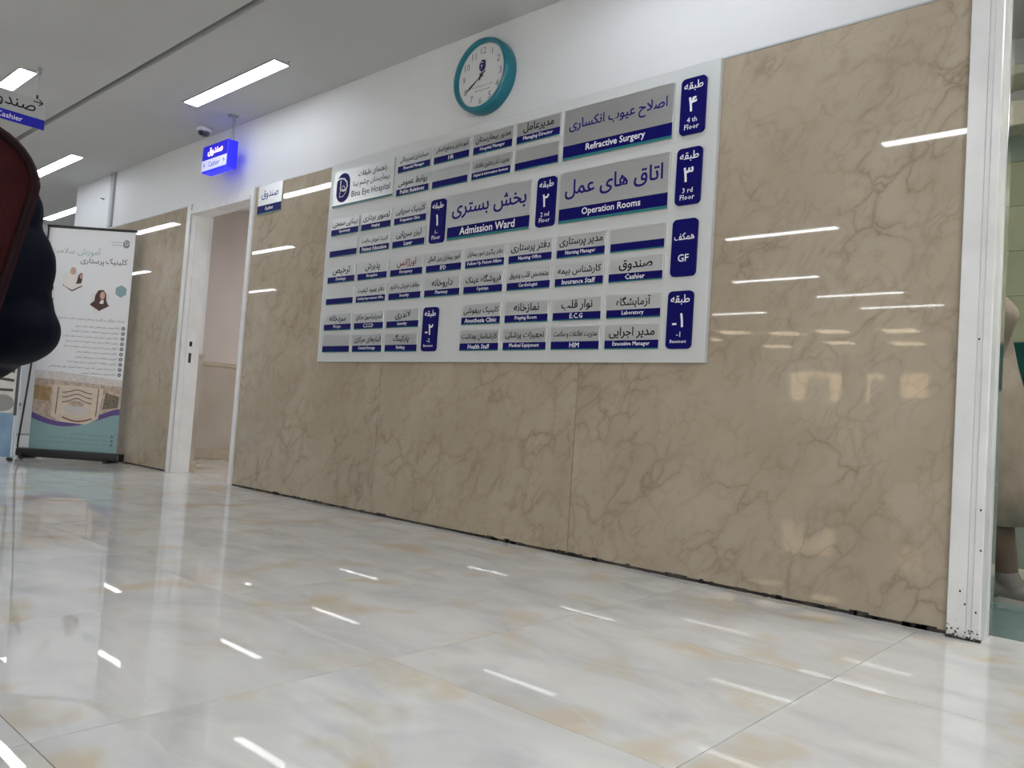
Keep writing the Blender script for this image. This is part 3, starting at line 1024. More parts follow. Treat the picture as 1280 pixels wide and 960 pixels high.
PILLS = [(-1.762, 1.903, ['طبقه', '۴', '4 th', 'Floor']), (-1.764, 1.592, ['طبقه', '۳', '3 rd', 'Floor']),
         (-1.766, 1.279, ['همکف', '', 'GF', '']), (-1.768, 0.965, ['طبقه', '۱-', '-1', 'Basement']),
         (-2.560, 1.587, ['طبقه', '۲', '2 nd', 'Floor']), (-3.354, 1.583, ['طبقه', '۱', '1-', 'Floor']),
         (-3.354, 0.966, ['طبقه', '۲-', '-2', 'Basement'])]
for xa, za, tx in PILLS:
    x0, z0 = on(xa, za, PF)
    x1, z1 = on(xa + 0.121, za + 0.25, PF)
    cx, cz, pw, ph = (x0 + x1) / 2, (z0 + z1) / 2, x1 - x0, z1 - z0
    o = MB().prism(rounded(pw, ph, 0.020, cx, cz, 5), lambda u, v: (u, PF, v), (0, BF - PF, 0)).build('floor_plate', M_NAVY, board)
    o['label'] = 'navy rounded floor plate reading ' + ' '.join(t for t in tx[2:] if t)
    lettering(tx[0], o, cx, cz + 0.086 if tx[1] else cz + 0.048, 0.043, pw * 0.80, M_LWHITE, F0, 0.012)
    if tx[1]:
        neg = tx[1].endswith('-')
        if neg:
            lettering(tx[1][0], o, cx + 0.012, cz - 0.002, 0.060, pw * 0.6, M_LWHITE, F0, 0.02)
            MB().box((cx - 0.032, PF - 0.0004, cz - 0.022), (cx - 0.012, PF, cz - 0.014)).build('minus_mark', M_LWHITE, o)
        else:
            lettering(tx[1], o, cx, cz + 0.006, 0.064, pw * 0.6, M_LWHITE, F0, 0.02)
    if tx[3]:
        lettering(tx[2], o, cx, cz - 0.062, 0.022, pw * 0.6, M_LWHITE, F0, 0.008)
        lettering(tx[3], o, cx, cz - 0.092, 0.023 if tx[3] == 'Floor' else 0.014, pw * 0.8, M_LWHITE, F0, 0.008)
    else:
        lettering(tx[2], o, cx, cz - 0.045, 0.032, pw * 0.6, M_LWHITE, F0, 0.016)

# ------------------------------------------------------------------ SMALL CASHIER SIGN BY THE DOOR
SF = 2.955
x0, z0 = on(-5.262, 1.987, SF)
x1, z1 = on(-4.945, 2.197, SF)
cs = thing('cashier_door_sign', 'small steel and navy cashier sign on the marble beside the doorway', 'sign', ((x0 + x1) / 2, WALL_Y, z0))
MB().box((x0, SF, z0), (x1, WALL_Y - 0.0005, z1), 0.001, 1).build('plate', M_STEEL, cs)
MB().box((x0, SF - 0.0007, z0 + 0.008), (x1, SF, z0 + 0.062)).build('navy_band', M_NAVY, cs)
MB().box((x0, SF - 0.0007, z0), (x1, SF, z0 + 0.008)).build('green_band', M_GREENBAND, cs)
lettering('صندوق', cs, (x0 + x1) / 2, z0 + 0.135, 0.10, 0.22, M_LNAVY, wallF(SF), 0.008)
lettering('Cashier', cs, (x0 + x1) / 2, z0 + 0.036, 0.026, 0.2, M_LWHITE, wallF(SF - 0.0007), 0.016)

# ------------------------------------------------------------------ CLOCK
ck = (-2.968, 2.455)
CR = 0.203
CY0 = 2.975
t = thing('wall_clock', 'round teal wall clock with white face above the directory board', 'clock', (ck[0], CY0, ck[1] - CR))
fy = CY0 - 0.062
MB().lathe([(CR - 0.004, 0.0), (CR, 0.010), (CR, 0.060), (CR - 0.006, 0.078), (CR - 0.016, 0.083), (CR - 0.026, 0.077), (CR - 0.028, 0.059), (CR - 0.028, 0.0)],
           (ck[0], CY0 - 0.0005, ck[1]), (0, -1, 0), 64).build('rim', M_TEAL, t, sharp=50)
MB().lathe([(CR - 0.028, 0.0), (CR - 0.028, 0.057), (0.0, 0.057)], (ck[0], CY0 - 0.0005, ck[1]), (0, -1, 0), 64, smooth=False).build('face', M_CLOCKFACE, t)
CFY = CY0 - 0.0575 - 0.0002
Fc = wallF(CFY)
face = t
for n in range(1, 13):
    a = R(90 - 30 * n)
    lettering(str(n), t, ck[0] + 0.135 * math.cos(a), ck[1] + 0.138 * math.sin(a), 0.036, 0.045, M_LGREY, Fc, 0.0, name='numeral')
emblem(t, ck[0] + 0.0, ck[1] + 0.055, 0.062, Fc, (M_NAVY, M_LWHITE))
lettering('بیمارستان چشم پزشکی بینا', t, ck[0] + 0.01, ck[1] - 0.058, 0.018, 0.15, M_LGREY, Fc, 0.0)
lettering('Bina Eye Hospital', t, ck[0] + 0.012, ck[1] - 0.082, 0.014, 0.11, M_LGREY, Fc, 0.0)


def hand(ang, ln, wd, tail, dy, name):
    a = R(90 - ang)
    d = Vector((math.cos(a), math.sin(a)))
    n = Vector((-d.y, d.x))
    c = Vector(ck)
    pts = [c - d * tail - n * wd * 0.6, c - d * tail + n * wd * 0.6, c + d * ln * 0.25 + n * wd * 0.35, c + d * ln * 0.72 + n * wd, c + d * ln, c + d * ln * 0.72 - n * wd, c + d * ln * 0.25 - n * wd * 0.35]
    MB().prism([tuple(p) for p in pts], lambda u, v: (u, CFY - dy, v), (0, -0.0012, 0)).build(name, M_BLACK, t)


hand(236, 0.135, 0.006, 0.035, 0.004, 'minute_hand')
hand(18, 0.085, 0.007, 0.03, 0.007, 'hour_hand')
MB().lathe([(0.008, 0.0), (0.008, 0.011), (0.0, 0.012)], (ck[0], CFY, ck[1]), (0, -1, 0), 16).build('pin', M_BLACK, t)

# ------------------------------------------------------------------ BLUE LIGHTBOX SIGN
bx = (-5.856, -5.475)
bz = (2.346, 2.553)
by = (2.80, 2.885)
t = thing('lightbox_sign', 'glowing blue cashier lightbox hanging from the ceiling over the doorway', 'sign', ((bx[0] + bx[1]) / 2, 2.84, bz[0]))
MB().box((bx[0], by[0] + 0.004, bz[0]), (bx[1], by[1], bz[1]), 0.004, 2).build('case', M_BLUEGLOW, t)
MB().box((bx[0] + 0.004, by[0], bz[0] + 0.095), (bx[1] - 0.004, by[0] + 0.005, bz[1] - 0.004)).build('blue_face', M_BLUEDARK, t)
MB().box((bx[0] + 0.004, by[0], bz[0] + 0.012), (bx[1] - 0.004, by[0] + 0.005, bz[0] + 0.093)).build('white_strip', M_WHITEGLOW, t)
cxb = (bx[0] + bx[1]) / 2
Fb = wallF(by[0])
M_HALO = mat('letter_halo', (0.8, 0.6, 0.9), 0.3, emit=(0.75, 0.45, 1.0), estr=0.9)
lettering('صندوق', t, cxb + 0.01, bz[0] + 0.147, 0.078, 0.23, M_HALO, Fb, 0.05, name='letter_halo')
lettering('صندوق', t, cxb + 0.01, bz[0] + 0.147, 0.066, 0.215, M_PINKGLOW, wallF(by[0] - 0.0006), 0.004)
lettering('Cashier', t, cxb + 0.005, bz[0] + 0.053, 0.042, 0.17, M_LNAVY, Fb, 0.0)
lettering('↑', t, bx[1] - 0.040, bz[0] + 0.053, 0.048, 0.03, M_LNAVY, Fb, 0.0, name='arrow')
lettering('↑', t, bx[0] + 0.040, bz[0] + 0.053, 0.048, 0.03, M_LNAVY, Fb, 0.0, name='arrow')
MB().box((bx[1] - 0.022, 2.835, bz[1] - 0.003), (bx[1] - 0.006, 2.85, SOF_Z)).build('hanger', M_ALU, t)
MB().box((bx[1] - 0.055, 2.81, SOF_Z - 0.014), (bx[1] + 0.002, 2.87, SOF_Z), 0.003, 1).build('ceiling_bracket', M_GREY, t)

# dome camera
t = thing('dome_camera', 'small white dome security camera on the ceiling next to the lightbox', 'camera', (-5.99, 2.86, SOF_Z - 0.06))
MB().lathe([(0.062, 0.0), (0.062, 0.012), (0.055, 0.022), (0.045, 0.026)], (-5.99, 2.86, SOF_Z), (0, 0, -1), 28).build('base', M_CASING, t)
MB().lathe([(0.045, 0.02), (0.044, 0.035), (0.036, 0.05), (0.02, 0.058), (0.0, 0.06)], (-5.99, 2.86, SOF_Z), (0, 0, -1), 24).build('dome', mat('smoked_dome', (0.10, 0.10, 0.11), 0.12), t)
MB().lathe([(0.016, 0.0), (0.016, 0.012), (0.0, 0.014)], (-5.972, 2.828, SOF_Z - 0.043), (0.5, -0.7, -0.6), 16).build('lens', M_BLACK, t)

# cable trunking and a screw hook on the wall
t = thing('cable_trunking', 'grey vertical cable trunking on the white wall behind the banner', 'trunking', (-7.985, 2.975, 2.21))
MB().box((-8.035, 2.955, 2.205), (-7.955, 2.9745, SOF_Z), 0.003, 1).build('channel', M_GREY, t)
MB().box((-8.050, 2.950, SOF_Z - 0.03), (-7.940, 2.9745, SOF_Z), 0.003, 1).build('end_cap', M_GREY, t)
MB().box((-8.022, 2.952, 2.205), (-7.968, 2.956, SOF_Z - 0.03), 0.001, 1).build('cover', mat('trunking_cover', (0.42, 0.43, 0.45), 0.4), t)
t = thing('wall_hook', 'tiny dark hook in the white wall near the trunking', 'hook', (-8.22, 2.975, 2.51))
MB().lathe([(0.012, 0.0), (0.012, 0.003), (0.005, 0.004)], (-8.22, 2.9745, 2.518), (0, -1, 0), 12).build('plate', M_GREY, t)
MB().tube([(-8.22, 2.97, 2.518), (-8.22, 2.95, 2.518), (-8.22, 2.942, 2.526)], 0.004, 8).build('hook', M_BLACK, t)

# sockets beyond the wall end
for k, y in enumerate((3.33, 3.55)):
    t = thing('wall_socket', 'grey wall socket low on the white wall behind the banner', 'socket', (-11.4, y, 0.34), 'sockets behind the banner')
    MB().box((-11.412, y - 0.045, 0.34), (-11.3995, y + 0.045, 0.43), 0.004, 2).build('plate', M_CASING, t)
    MB().lathe([(0.025, 0), (0.025, 0.003), (0.02, 0.003), (0.0, 0.001)], (-11.4125, y, 0.385), (-1, 0, 0), 16).build('outlet', M_GREY, t)
    MB().box((-11.3995, y - 0.045, 0.34), (-11.388, y + 0.045, 0.43), 0.004, 2).build('plate', M_CASING, t)
    MB().lathe([(0.028, 0), (0.028, 0.004), (0.02, 0.004), (0.0, 0.001)], (-11.388, y, 0.385), (1, 0, 0), 16).build('outlet', M_GREY, t)

# ------------------------------------------------------------------ HANGING CASHIER SIGN
sx = -5.88
t = thing('hanging_sign', 'grey and blue cashier sign with an arrow hanging from a thin rod', 'sign', (sx, 1.4, 2.335))
ys0, ys1 = 0.90, 1.712
sz0, sz1 = 2.335, 2.536
MB().box((sx - 0.01, ys0, sz0), (sx, ys1, sz1), 0.002, 1).build('plate', M_SIGNGREY, t)
Fh = lambda u, v, o: (sx + o, u, v)
MB().box((sx, ys0 + 0.001, sz0 + 0.001), (sx + 0.0008, ys1 - 0.001, sz0 + 0.068)).build('blue_band', M_BLUESIGN, t)
lettering('صندوق', t, 1.652, sz0 + 0.128, 0.125, 0.31, M_LBLACK, Fh, 0.006, align='R', minw=0.29)
ar = MB()
for (a, b) in (((1.635, 0.188), (1.690, 0.188)), ((1.668, 0.208), (1.692, 0.188)), ((1.668, 0.168), (1.692, 0.188))):
    a, b = Vector(a), Vector(b)
    n_ = Vector((-(b - a).y, (b - a).x)).normalized() * 0.0035
    ar.prism([tuple(a + n_), tuple(a - n_), tuple(b - n_), tuple(b + n_)], lambda u, v: (sx, u, sz0 + v - 0.012), (0.0006, 0, 0))
ar.build('arrow', M_LBLACK, t)
lettering('Cashier', t, 1.507, sz0 + 0.034, 0.044, 0.15, M_LWHITE, lambda u, v, o: (sx + 0.0008 + o, u, v), 0.006)
for y in (1.655, 0.96):
    MB().tube([(sx - 0.005, y, sz1 - 0.01), (sx - 0.005, y, CEIL_Z)], 0.0025, 8).build('rod', M_ALU, t)
    MB().box((sx - 0.014, y - 0.013, CEIL_Z - 0.045), (sx + 0.004, y + 0.013, CEIL_Z), 0.003, 1).build('ceiling_anchor', M_GREY, t)
    MB().box((sx - 0.012, y - 0.006, sz1 - 0.004), (sx + 0.002, y + 0.006, sz1 + 0.022), 0.001, 1).build('clip', M_BLACK, t)

# ------------------------------------------------------------------ ROLL-UP BANNER
A = Vector((-7.755, 2.297, 0))
B = Vector((-7.075, 2.900, 0))
ax = (B - A)
BLEN = ax.length
ax.normalize()
nrm = Vector((ax.y, -ax.x, 0))     # towards the viewer
t = thing('rollup_banner', 'tall roll-up banner with nurse photos and hospital picture beside the doorway', 'banner', (A + B) / 2)


def BP(u, v, o=0.0):
    return A + ax * u + nrm * o + Vector((0, 0, v))


MBB = Matrix(((ax.x, nrm.x, 0, A.x), (ax.y, nrm.y, 0, A.y), (0, 0, 1, 0), (0, 0, 0, 1)))
MB(MBB).box((0, -0.05, 0.012), (BLEN, 0.05, 0.085), 0.018, 3).build('base_case', M_BLACK, t)
for u in (0.08, BLEN - 0.10):
    MB(MBB).box((u - 0.02, -0.10, 0.0), (u + 0.02, 0.10, 0.014), 0.003, 1).build('foot', M_BLACK, t)
FU0, FU1 = 0.085, BLEN - 0.055
FZ0, FZ1 = 0.08, 2.035
M_BAN = mat('banner_white', (0.70, 0.71, 0.74), 0.45)
MB(MBB).box((FU0, -0.001, FZ0), (FU1, 0.0, FZ1)).build('print_sheet', M_BAN, t)
MB(MBB).box((FU0 - 0.012, -0.012, FZ1), (FU1 + 0.012, 0.012, FZ1 + 0.022), 0.004, 1).build('top_bar', M_BLACK, t)
MB(MBB).tube([((FU0 + FU1) / 2, -0.03, 0.08), ((FU0 + FU1) / 2, -0.02, FZ1 + 0.01)], 0.009, 10).build('support_pole', M_ALU, t)
FW = FU1 - FU0


def sheetF(lift):
    return lambda u, v, o: BP(u, v, lift + o)


def patch(name, pts, material, lift):
    m = MB()
    m.prism(pts, lambda u, v: BP(u, v, lift), nrm * 0.0003)
    return m.build(name, material, t)


def uv(fx, fz):                    # fraction of the sheet, from its lower left
    return (FU0 + FW * fx, FZ0 + (FZ1 - FZ0) * fz)


M_PTEAL = mat('banner_teal', (0.22, 0.35, 0.37), 0.5)
M_PPURP = mat('banner_purple', (0.10, 0.06, 0.22), 0.5)
M_PTAN = noisy('picture_city', (0.34, 0.25, 0.19), (0.52, 0.42, 0.36), 0.5, 28, 6)
M_PHAZE = noisy('picture_haze', (0.52, 0.48, 0.46), (0.62, 0.60, 0.60), 0.5, 40, 5)
M_PBUILD = noisy('picture_building', (0.55, 0.46, 0.37), (0.62, 0.53, 0.44), 0.5, 18)
M_PDARK = mat('picture_dark', (0.06, 0.045, 0.05), 0.5)
M_PFIELD = noisy('picture_field', (0.28, 0.18, 0.08), (0.36, 0.25, 0.12), 0.5, 22)
M_PTREE = noisy('picture_trees', (0.10, 0.08, 0.06), (0.20, 0.16, 0.12), 0.5, 60)
M_PDRUM = mat('picture_drum', (0.52, 0.49, 0.50), 0.5)
curve = [(x, 0.150 - 0.052 * math.sin(math.pi * min(1, x * 1.08)) ** 1.0 * (1 - 0.35 * x) + 0.036 * x) for x in [i / 16 for i in range(17)]]
patch('teal_field', [uv(0, 0), uv(1, 0)] + [uv(x, z - 0.012) for x, z in reversed(curve)], M_PTEAL, 0.0002)
patch('purple_swoosh', [uv(x, z - 0.012) for x, z in curve] + [uv(x, z + 0.004 + 0.022 * abs(x - 0.5)) for x, z in reversed(curve)], M_PPURP, 0.0003)
patch('city_picture', [uv(x, z + 0.004 + 0.022 * abs(x - 0.5)) for x, z in curve] + [uv(1, 0.325), uv(0.6, 0.338), uv(0.3, 0.345), uv(0, 0.345)], M_PTAN, 0.0004)
patch('sky_haze', [uv(0, 0.318), uv(1, 0.300), uv(1, 0.328), uv(0.6, 0.342), uv(0.3, 0.352), uv(0, 0.352)], M_PHAZE, 0.0006)
patch('field_picture', [uv(0.01, 0.225), uv(0.19, 0.215), uv(0.20, 0.28), uv(0.0, 0.285)], M_PFIELD, 0.0007)
patch('trees_picture', [uv(0.80, 0.195), uv(0.97, 0.205), uv(0.98, 0.255), uv(0.82, 0.27)], M_PTREE, 0.0007)
patch('building_front', [uv(0.22, 0.150), uv(0.34, 0.128), uv(0.62, 0.122), uv(0.76, 0.15), uv(0.79, 0.285), uv(0.52, 0.292), uv(0.22, 0.292)], M_PBUILD, 0.0008)
patch('building_edge', [uv(0.265, 0.16), uv(0.275, 0.16), uv(0.285, 0.285), uv(0.275, 0.285)], M_PDARK, 0.0012)
patch('building_edge', [uv(0.725, 0.16), uv(0.735, 0.16), uv(0.745, 0.285), uv(0.735, 0.285)], M_PDARK, 0.0012)
for k, z in enumerate((0.262, 0.240, 0.218)):
    up = [(0.33 + 0.34 * i / 12, z + (0.014 + 0.003 * k) * math.exp(-((i / 12 - 0.5) / 0.26) ** 2)) for i in range(13)]
    patch('building_stripe', [uv(x, q_) for x, q_ in up] + [uv(x, q_ - 0.004) for x, q_ in reversed(up)], M_PDARK, 0.0012)
el = [uv(0.50 + 0.14 * math.cos(a), 0.185 + 0.022 * math.sin(a)) for a in [k * math.pi / 12 for k in range(24)]]
patch('building_drum', el, M_PDRUM, 0.0013)
el = [uv(0.50 + 0.10 * math.cos(a), 0.212 + 0.012 * math.sin(a)) for a in [k * math.pi / 12 for k in range(24)]]
patch('building_roof', el, M_PTAN, 0.0014)
up = [(0.35 + 0.34 * i / 12, 0.153 - 0.016 * math.sin(math.pi * i / 12)) for i in range(13)]
patch('building_entrance', [uv(x, q_) for x, q_ in up] + [uv(x, q_ - 0.006) for x, q_ in reversed(up)], mat('picture_red', (0.16, 0.04, 0.04), 0.5), 0.0013)
# heading
emb = uv(0.905, 0.945)
emblem(t, emb[0], emb[1], 0.072, sheetF(0.0005), (M_LGREY, M_LWHITE))
lettering('بیمارستان چشم بینا', t, uv(0.81, 0)[0], uv(0, 0.951)[1], 0.018, 0.13, M_LGREY, sheetF(0.0003), 0.0)
lettering('Bina Eye Hospital', t, uv(0.81, 0)[0], uv(0, 0.938)[1], 0.014, 0.13, M_LGREY, sheetF(0.0003), 0.0)
lettering('آموزش سلامت', t, uv(0.62, 0)[0], uv(0, 0.898)[1], 0.085, 0.44, M_LTEAL, sheetF(0.0003), 0.004, align='R', minw=0.40)
lettering('کلینیک', t, uv(0.935, 0)[0], uv(0, 0.8595)[1], 0.064, 0.19, M_LGREY, sheetF(0.0003), 0.02, align='R', minw=0.18)
lettering('پرستاری', t, uv(0.935, 0)[0] - 0.205, uv(0, 0.8555)[1], 0.068, 0.21, M_LGREY, sheetF(0.0003), 0.02, align='R', minw=0.19)


def hexa(fx, fz, r, flat=False):
    c = uv(fx, fz)
    return [(c[0] + r * math.cos(R(30 + 60 * k)), c[1] + r * math.sin(R(30 + 60 * k)) * 1.0) for k in range(6)]


M_PPALE = mat('hexagon_pale', (0.66, 0.66, 0.66), 0.5)
M_PSAGE = mat('hexagon_sage', (0.55, 0.61, 0.58), 0.5)
patch('hexagon', hexa(0.89, 0.73, 0.055), M_PTEAL, 0.0003)
patch('hexagon', hexa(0.05, 0.655, 0.075), M_PSAGE, 0.0003)
patch('hexagon', hexa(0.63, 0.64, 0.04), M_PPALE, 0.0003)
M_PSKIN = mat('picture_skin', (0.50, 0.33, 0.25), 0.5)
M_PVEIL = mat('picture_veil', (0.07, 0.03, 0.03), 0.5)
M_PCOAT = mat('picture_coat', (0.72, 0.68, 0.66), 0.5)
M_PMAR = mat('picture_maroon', (0.13, 0.04, 0.045), 0.5)


def ell(fx, fz, rx, rz):
    c = uv(fx, fz)
    return [(c[0] + rx * math.cos(k * math.pi / 9), c[1] + rz * math.sin(k * math.pi / 9)) for k in range(18)]


def offp(c, pts):
    return [(c[0] + a, c[1] + b) for a, b in pts]


# three small photographs in hexagons
for (fx, fz, kind) in ((0.33, 0.765, 0), (0.66, 0.685, 1), (0.02, 0.70, 2)):
    r = 0.098
    c = uv(fx, fz)
    patch('picture_hexagon', hexa(fx, fz, r), M_PPALE, 0.0003)
    patch('picture_border', offp(c, [(-r * 0.86, -r * 0.5), (0, -r), (r * 0.86, -r * 0.5), (r * 0.86, -r * 0.38), (0, -r * 0.86), (-r * 0.86, -r * 0.38)]), M_PMAR, 0.0005)
    if kind == 0:
        patch('picture_coat', offp(c, [(-0.075, -0.05), (0, -0.085), (0.02, -0.03), (0.0, 0.05), (-0.04, 0.055), (-0.075, 0.0)]), M_PCOAT, 0.0007)
        patch('picture_face', offp(c, [(0.026 * math.cos(a) - 0.005, 0.034 * math.sin(a) + 0.085) for a in [k * math.pi / 8 for k in range(16)]]), M_PSKIN, 0.0007)
        patch('picture_veil', offp(c, [(0.03, -0.03), (0.075, -0.02), (0.085, 0.05), (0.07, 0.075), (0.045, 0.05)]), M_PVEIL, 0.0009)
        patch('picture_face', offp(c, [(0.014 * math.cos(a) + 0.07, 0.02 * math.sin(a) + 0.04) for a in [k * math.pi / 8 for k in range(16)]]), M_PSKIN, 0.0011)
    elif kind == 1:
        patch('picture_veil', offp(c, [(-0.085, -0.042), (0, -0.09), (0.075, -0.045), (0.055, 0.0), (0.05, 0.055), (0.025, 0.09), (-0.02, 0.085), (-0.045, 0.04), (-0.05, -0.01)]), M_PVEIL, 0.0007)
        patch('picture_face', offp(c, [(0.022 * math.cos(a) + 0.018, 0.036 * math.sin(a) + 0.04) for a in [k * math.pi / 8 for k in range(16)]]), M_PSKIN, 0.0009)
        patch('picture_coat', offp(c, [(-0.005, -0.03), (0.03, -0.035), (0.035, 0.0), (0.01, 0.0)]), M_PCOAT, 0.0009)
    else:
        patch('picture_coat', offp(c, [(0.0, -0.075), (0.07, -0.04), (0.05, 0.03), (0.01, 0.02)]), M_PMAR, 0.0007)
        patch('picture_face', offp(c, [(0.02 * math.cos(a) + 0.055, 0.03 * math.sin(a) + 0.05) for a in [k * math.pi / 8 for k in range(16)]]), M_PVEIL, 0.0009)
LINES = ['ارائه آموزش خودمراقبتی قبل و بعد از عمل', 'مشاوره و مدیریت اضطراب بیماران به کلینیک', 'برنامه ریزی و زمان بندی بیماران در صف عمل جراحی',
         'پیگیری و اطلاع رسانی جهت تغییرات احتمالی در عمل', 'فالوآپ پس از ترخیص بر اساس اولویت و نیاز', 'پیگیری تشخیصی در حوزه سرطانهای چشم',
         'آموزش استفاده از لنز و پروتزهای چشمی', 'پیگیری و مطالعات طرح جهت بیماران پیوند قرنیه', 'کنترل فشار خون و قند خون به همراه آموزش های خودمراقبتی',
         'ارائه بروشور و محتواهای آموزشی']
LWID = [0.46, 0.50, 0.58, 0.60, 0.62, 0.42, 0.48, 0.56, 0.70, 0.36]
lettering('خدمات رایگان در کلینیک', t, uv(0.965, 0)[0], uv(0, 0.594)[1], 0.032, 0.27, M_LGREY, sheetF(0.0003), 0.008, align='R', minw=0.255)
lettering('پرستاری آموزش سلامت به شرح ذیل', t, uv(0.965, 0)[0] - 0.275, uv(0, 0.594)[1], 0.032, 0.35, M_LGREY, sheetF(0.0003), 0.008, align='R', minw=0.33)
for i, s in enumerate(LINES):
    z = 0.562 - i * 0.0232
    patch('list_dot', ell(0.955, z, 0.017, 0.017), M_LGREY, 0.0003)
    lettering('۱۲۳۴۵۶۷۸۹'[i] if i < 9 else '۱۰', t, uv(0.955, 0)[0], uv(0, z)[1], 0.018, 0.02, M_LWHITE, sheetF(0.0008), 0.0, name='list_number')
    lettering(s, t, uv(0.91, 0)[0], uv(0, z)[1], 0.027, LWID[i] * FW * 1.1, M_LGREY, sheetF(0.0003), 0.010, align='R', minw=LWID[i] * FW)
for i, (s, wd) in enumerate([('شماره تماس: ۲۲۹۳۳۳۹', 0.42), ('ساعات کاری: بجز روزهای تعطیل از ساعت ۷:۳۰ الی ۱۷:۳۰', 0.66), ('آدرس: ساختمان بیمارستان طبقه همکف کلینیک پرستاری آموزش سلامت', 0.80)]):
    z = 0.076 - i * 0.019
    patch('list_dot', ell(0.935, z, 0.013, 0.013), M_LGREY, 0.0006)
    lettering(s, t, uv(0.89, 0)[0], uv(0, z)[1], 0.024, wd * FW * 1.05, M_LGREY, sheetF(0.0006), 0.0, align='R', minw=wd * FW)

# ------------------------------------------------------------------ SECOND POSTER STAND, mostly behind the seated person
A2 = Vector((-7.56, 1.45, 0))
B2 = Vector((-7.40, 2.165, 0))
ax2 = B2 - A2
L2 = ax2.length
ax2.normalize()
n2 = Vector((ax2.y, -ax2.x, 0))
M2 = Matrix(((ax2.x, n2.x, 0, A2.x), (ax2.y, n2.y, 0, A2.y), (0, 0, 1, 0), (0, 0, 0, 1)))
t = thing('poster_stand', 'blue-bottomed poster stand with a hospital picture, half hidden by the seated person', 'poster stand', (A2 + B2) / 2)
M_PBLUE = noisy('poster_blue', (0.16, 0.27, 0.42), (0.30, 0.42, 0.55), 0.3, 3)
M_PGREY = noisy('poster_grey_building', (0.52, 0.52, 0.50), (0.62, 0.62, 0.60), 0.4, 14)
M_ACRYL = mat('pale_edge', (0.50, 0.60, 0.68), 0.15)
MB(M2).box((0, -0.02, 0.02), (L2 - 0.02, 0.0, 1.7), 0.002, 1).build('panel', M_BAN, t)
MB(M2).box((0, 0.0, 0.025), (L2 - 0.03, 0.002, 0.39)).build('blue_print', M_PBLUE, t)
MB(M2).box((0, 0.0, 0.39), (L2 - 0.03, 0.002, 0.95)).build('building_print', M_PGREY, t)
MB(M2).box((L2 - 0.035, -0.022, 0.37), (L2 - 0.012, 0.006, 1.7), 0.002, 1).build('side_rail', mat('dark_rail', (0.07, 0.075, 0.08), 0.3), t)
MB(M2).box((L2 - 0.014, -0.022, 0.02), (L2, 0.004, 1.7), 0.002, 1).build('edge_strip', M_ACRYL, t)
for z in (0.48, 0.57, 0.66, 0.75, 0.84):
    up = [(0.25 + (L2 - 0.30) * i / 10, z + 0.02 * math.sin(3.0 * i / 10 + z * 9)) for i in range(11)]
    m = MB(M2)
    m.prism([(u, v) for u, v in up] + [(u, v - 0.022) for u, v in reversed(up)], lambda u, v: (u, 0.002, v), (0, 0.0006, 0))
    m.build('stripe_print', M_PDARK, t)
m = MB(M2)
m.prism([(L2 - 0.12 + 0.085 * math.cos(a), 0.47 + 0.07 * math.sin(a)) for a in [k * math.pi / 10 for k in range(20)]], lambda u, v: (u, 0.003, v), (0, 0.0006, 0))
m.build('drum_print', mat('poster_drum', (0.25, 0.25, 0.24), 0.4), t)
for u in (0.06, L2 - 0.03):
    MB(M2).box((u - 0.018, -0.13, 0.0), (u + 0.018, 0.07, 0.022), 0.004, 1).build('foot', M_BLACK, t)
# thin black cord from the banner bar down to the poster foot
cord = MB()
p0, p1 = BP(FU0 + 0.01, FZ1 - 0.005, 0.02), Vector((-7.42, 2.19, 0.16))
pts = []
for i in range(25):
    k = i / 24
    q_ = p0.lerp(p1, k)
    q_ += nrm * (0.05 * math.sin(math.pi * k)) + ax * (0.05 * math.sin(math.pi * k))
    pts.append(q_)
pts += [p1 + Vector((0.0, 0.0, -0.05)), p1 + Vector((0.01, 0.012, -0.10)), p1 + Vector((0.02, 0.03, -0.155))]
cord.tube(pts, 0.008, 8)
tag(cord.build('banner_cord', M_BLACK), 'thin black cord hanging from the banner bar towards the poster foot', 'cord')


# ------------------------------------------------------------------ PEOPLE
def capsule(bm, p0, r0, p1, r1, seg=16, rings=5):
    p0, p1 = Vector(p0), Vector(p1)
    d = p1 - p0
    L = d.length
    t_ = d.normalized() if L > 1e-6 else Vector((0, 0, 1))
    s = t_.cross(Vector((0, 0, 1)) if abs(t_.z) < 0.9 else Vector((1, 0, 0))).normalized()
    u = s.cross(t_)
    prof = []
    for k in range(rings):
        a = math.pi / 2 * (1 - k / rings)
        prof.append((p0 - t_ * r0 * math.sin(a), r0 * math.cos(a)))
    prof.append((p0, r0))
    prof.append((p1, r1))
    for k in range(1, rings + 1):
        a = math.pi / 2 * k / rings
        prof.append((p1 + t_ * r1 * math.sin(a), r1 * math.cos(a)))
    vv = []
    for c, r in prof:
        r = max(r, 1e-4)
        vv.append([bm.verts.new(c + s * r * math.cos(2 * math.pi * k / seg) + u * r * math.sin(2 * math.pi * k / seg)) for k in range(seg)])
    for a, b in zip(vv[:-1], vv[1:]):
        for k in range(seg):
            bm.faces.new((a[k], a[(k + 1) % seg], b[(k + 1) % seg], b[k]))
    bm.faces.new(list(reversed(vv[0])))
    bm.faces.new(vv[-1])


def ellipsoid(bm, c, r, rot=None):
    M_ = Matrix.Translation(Vector(c)) @ (rot.to_4x4() if rot else Matrix.Identity(4)) @ Matrix.Diagonal((*r, 1))
    bmesh.ops.create_uvsphere(bm, u_segments=20, v_segments=12, radius=1.0, matrix=M_)


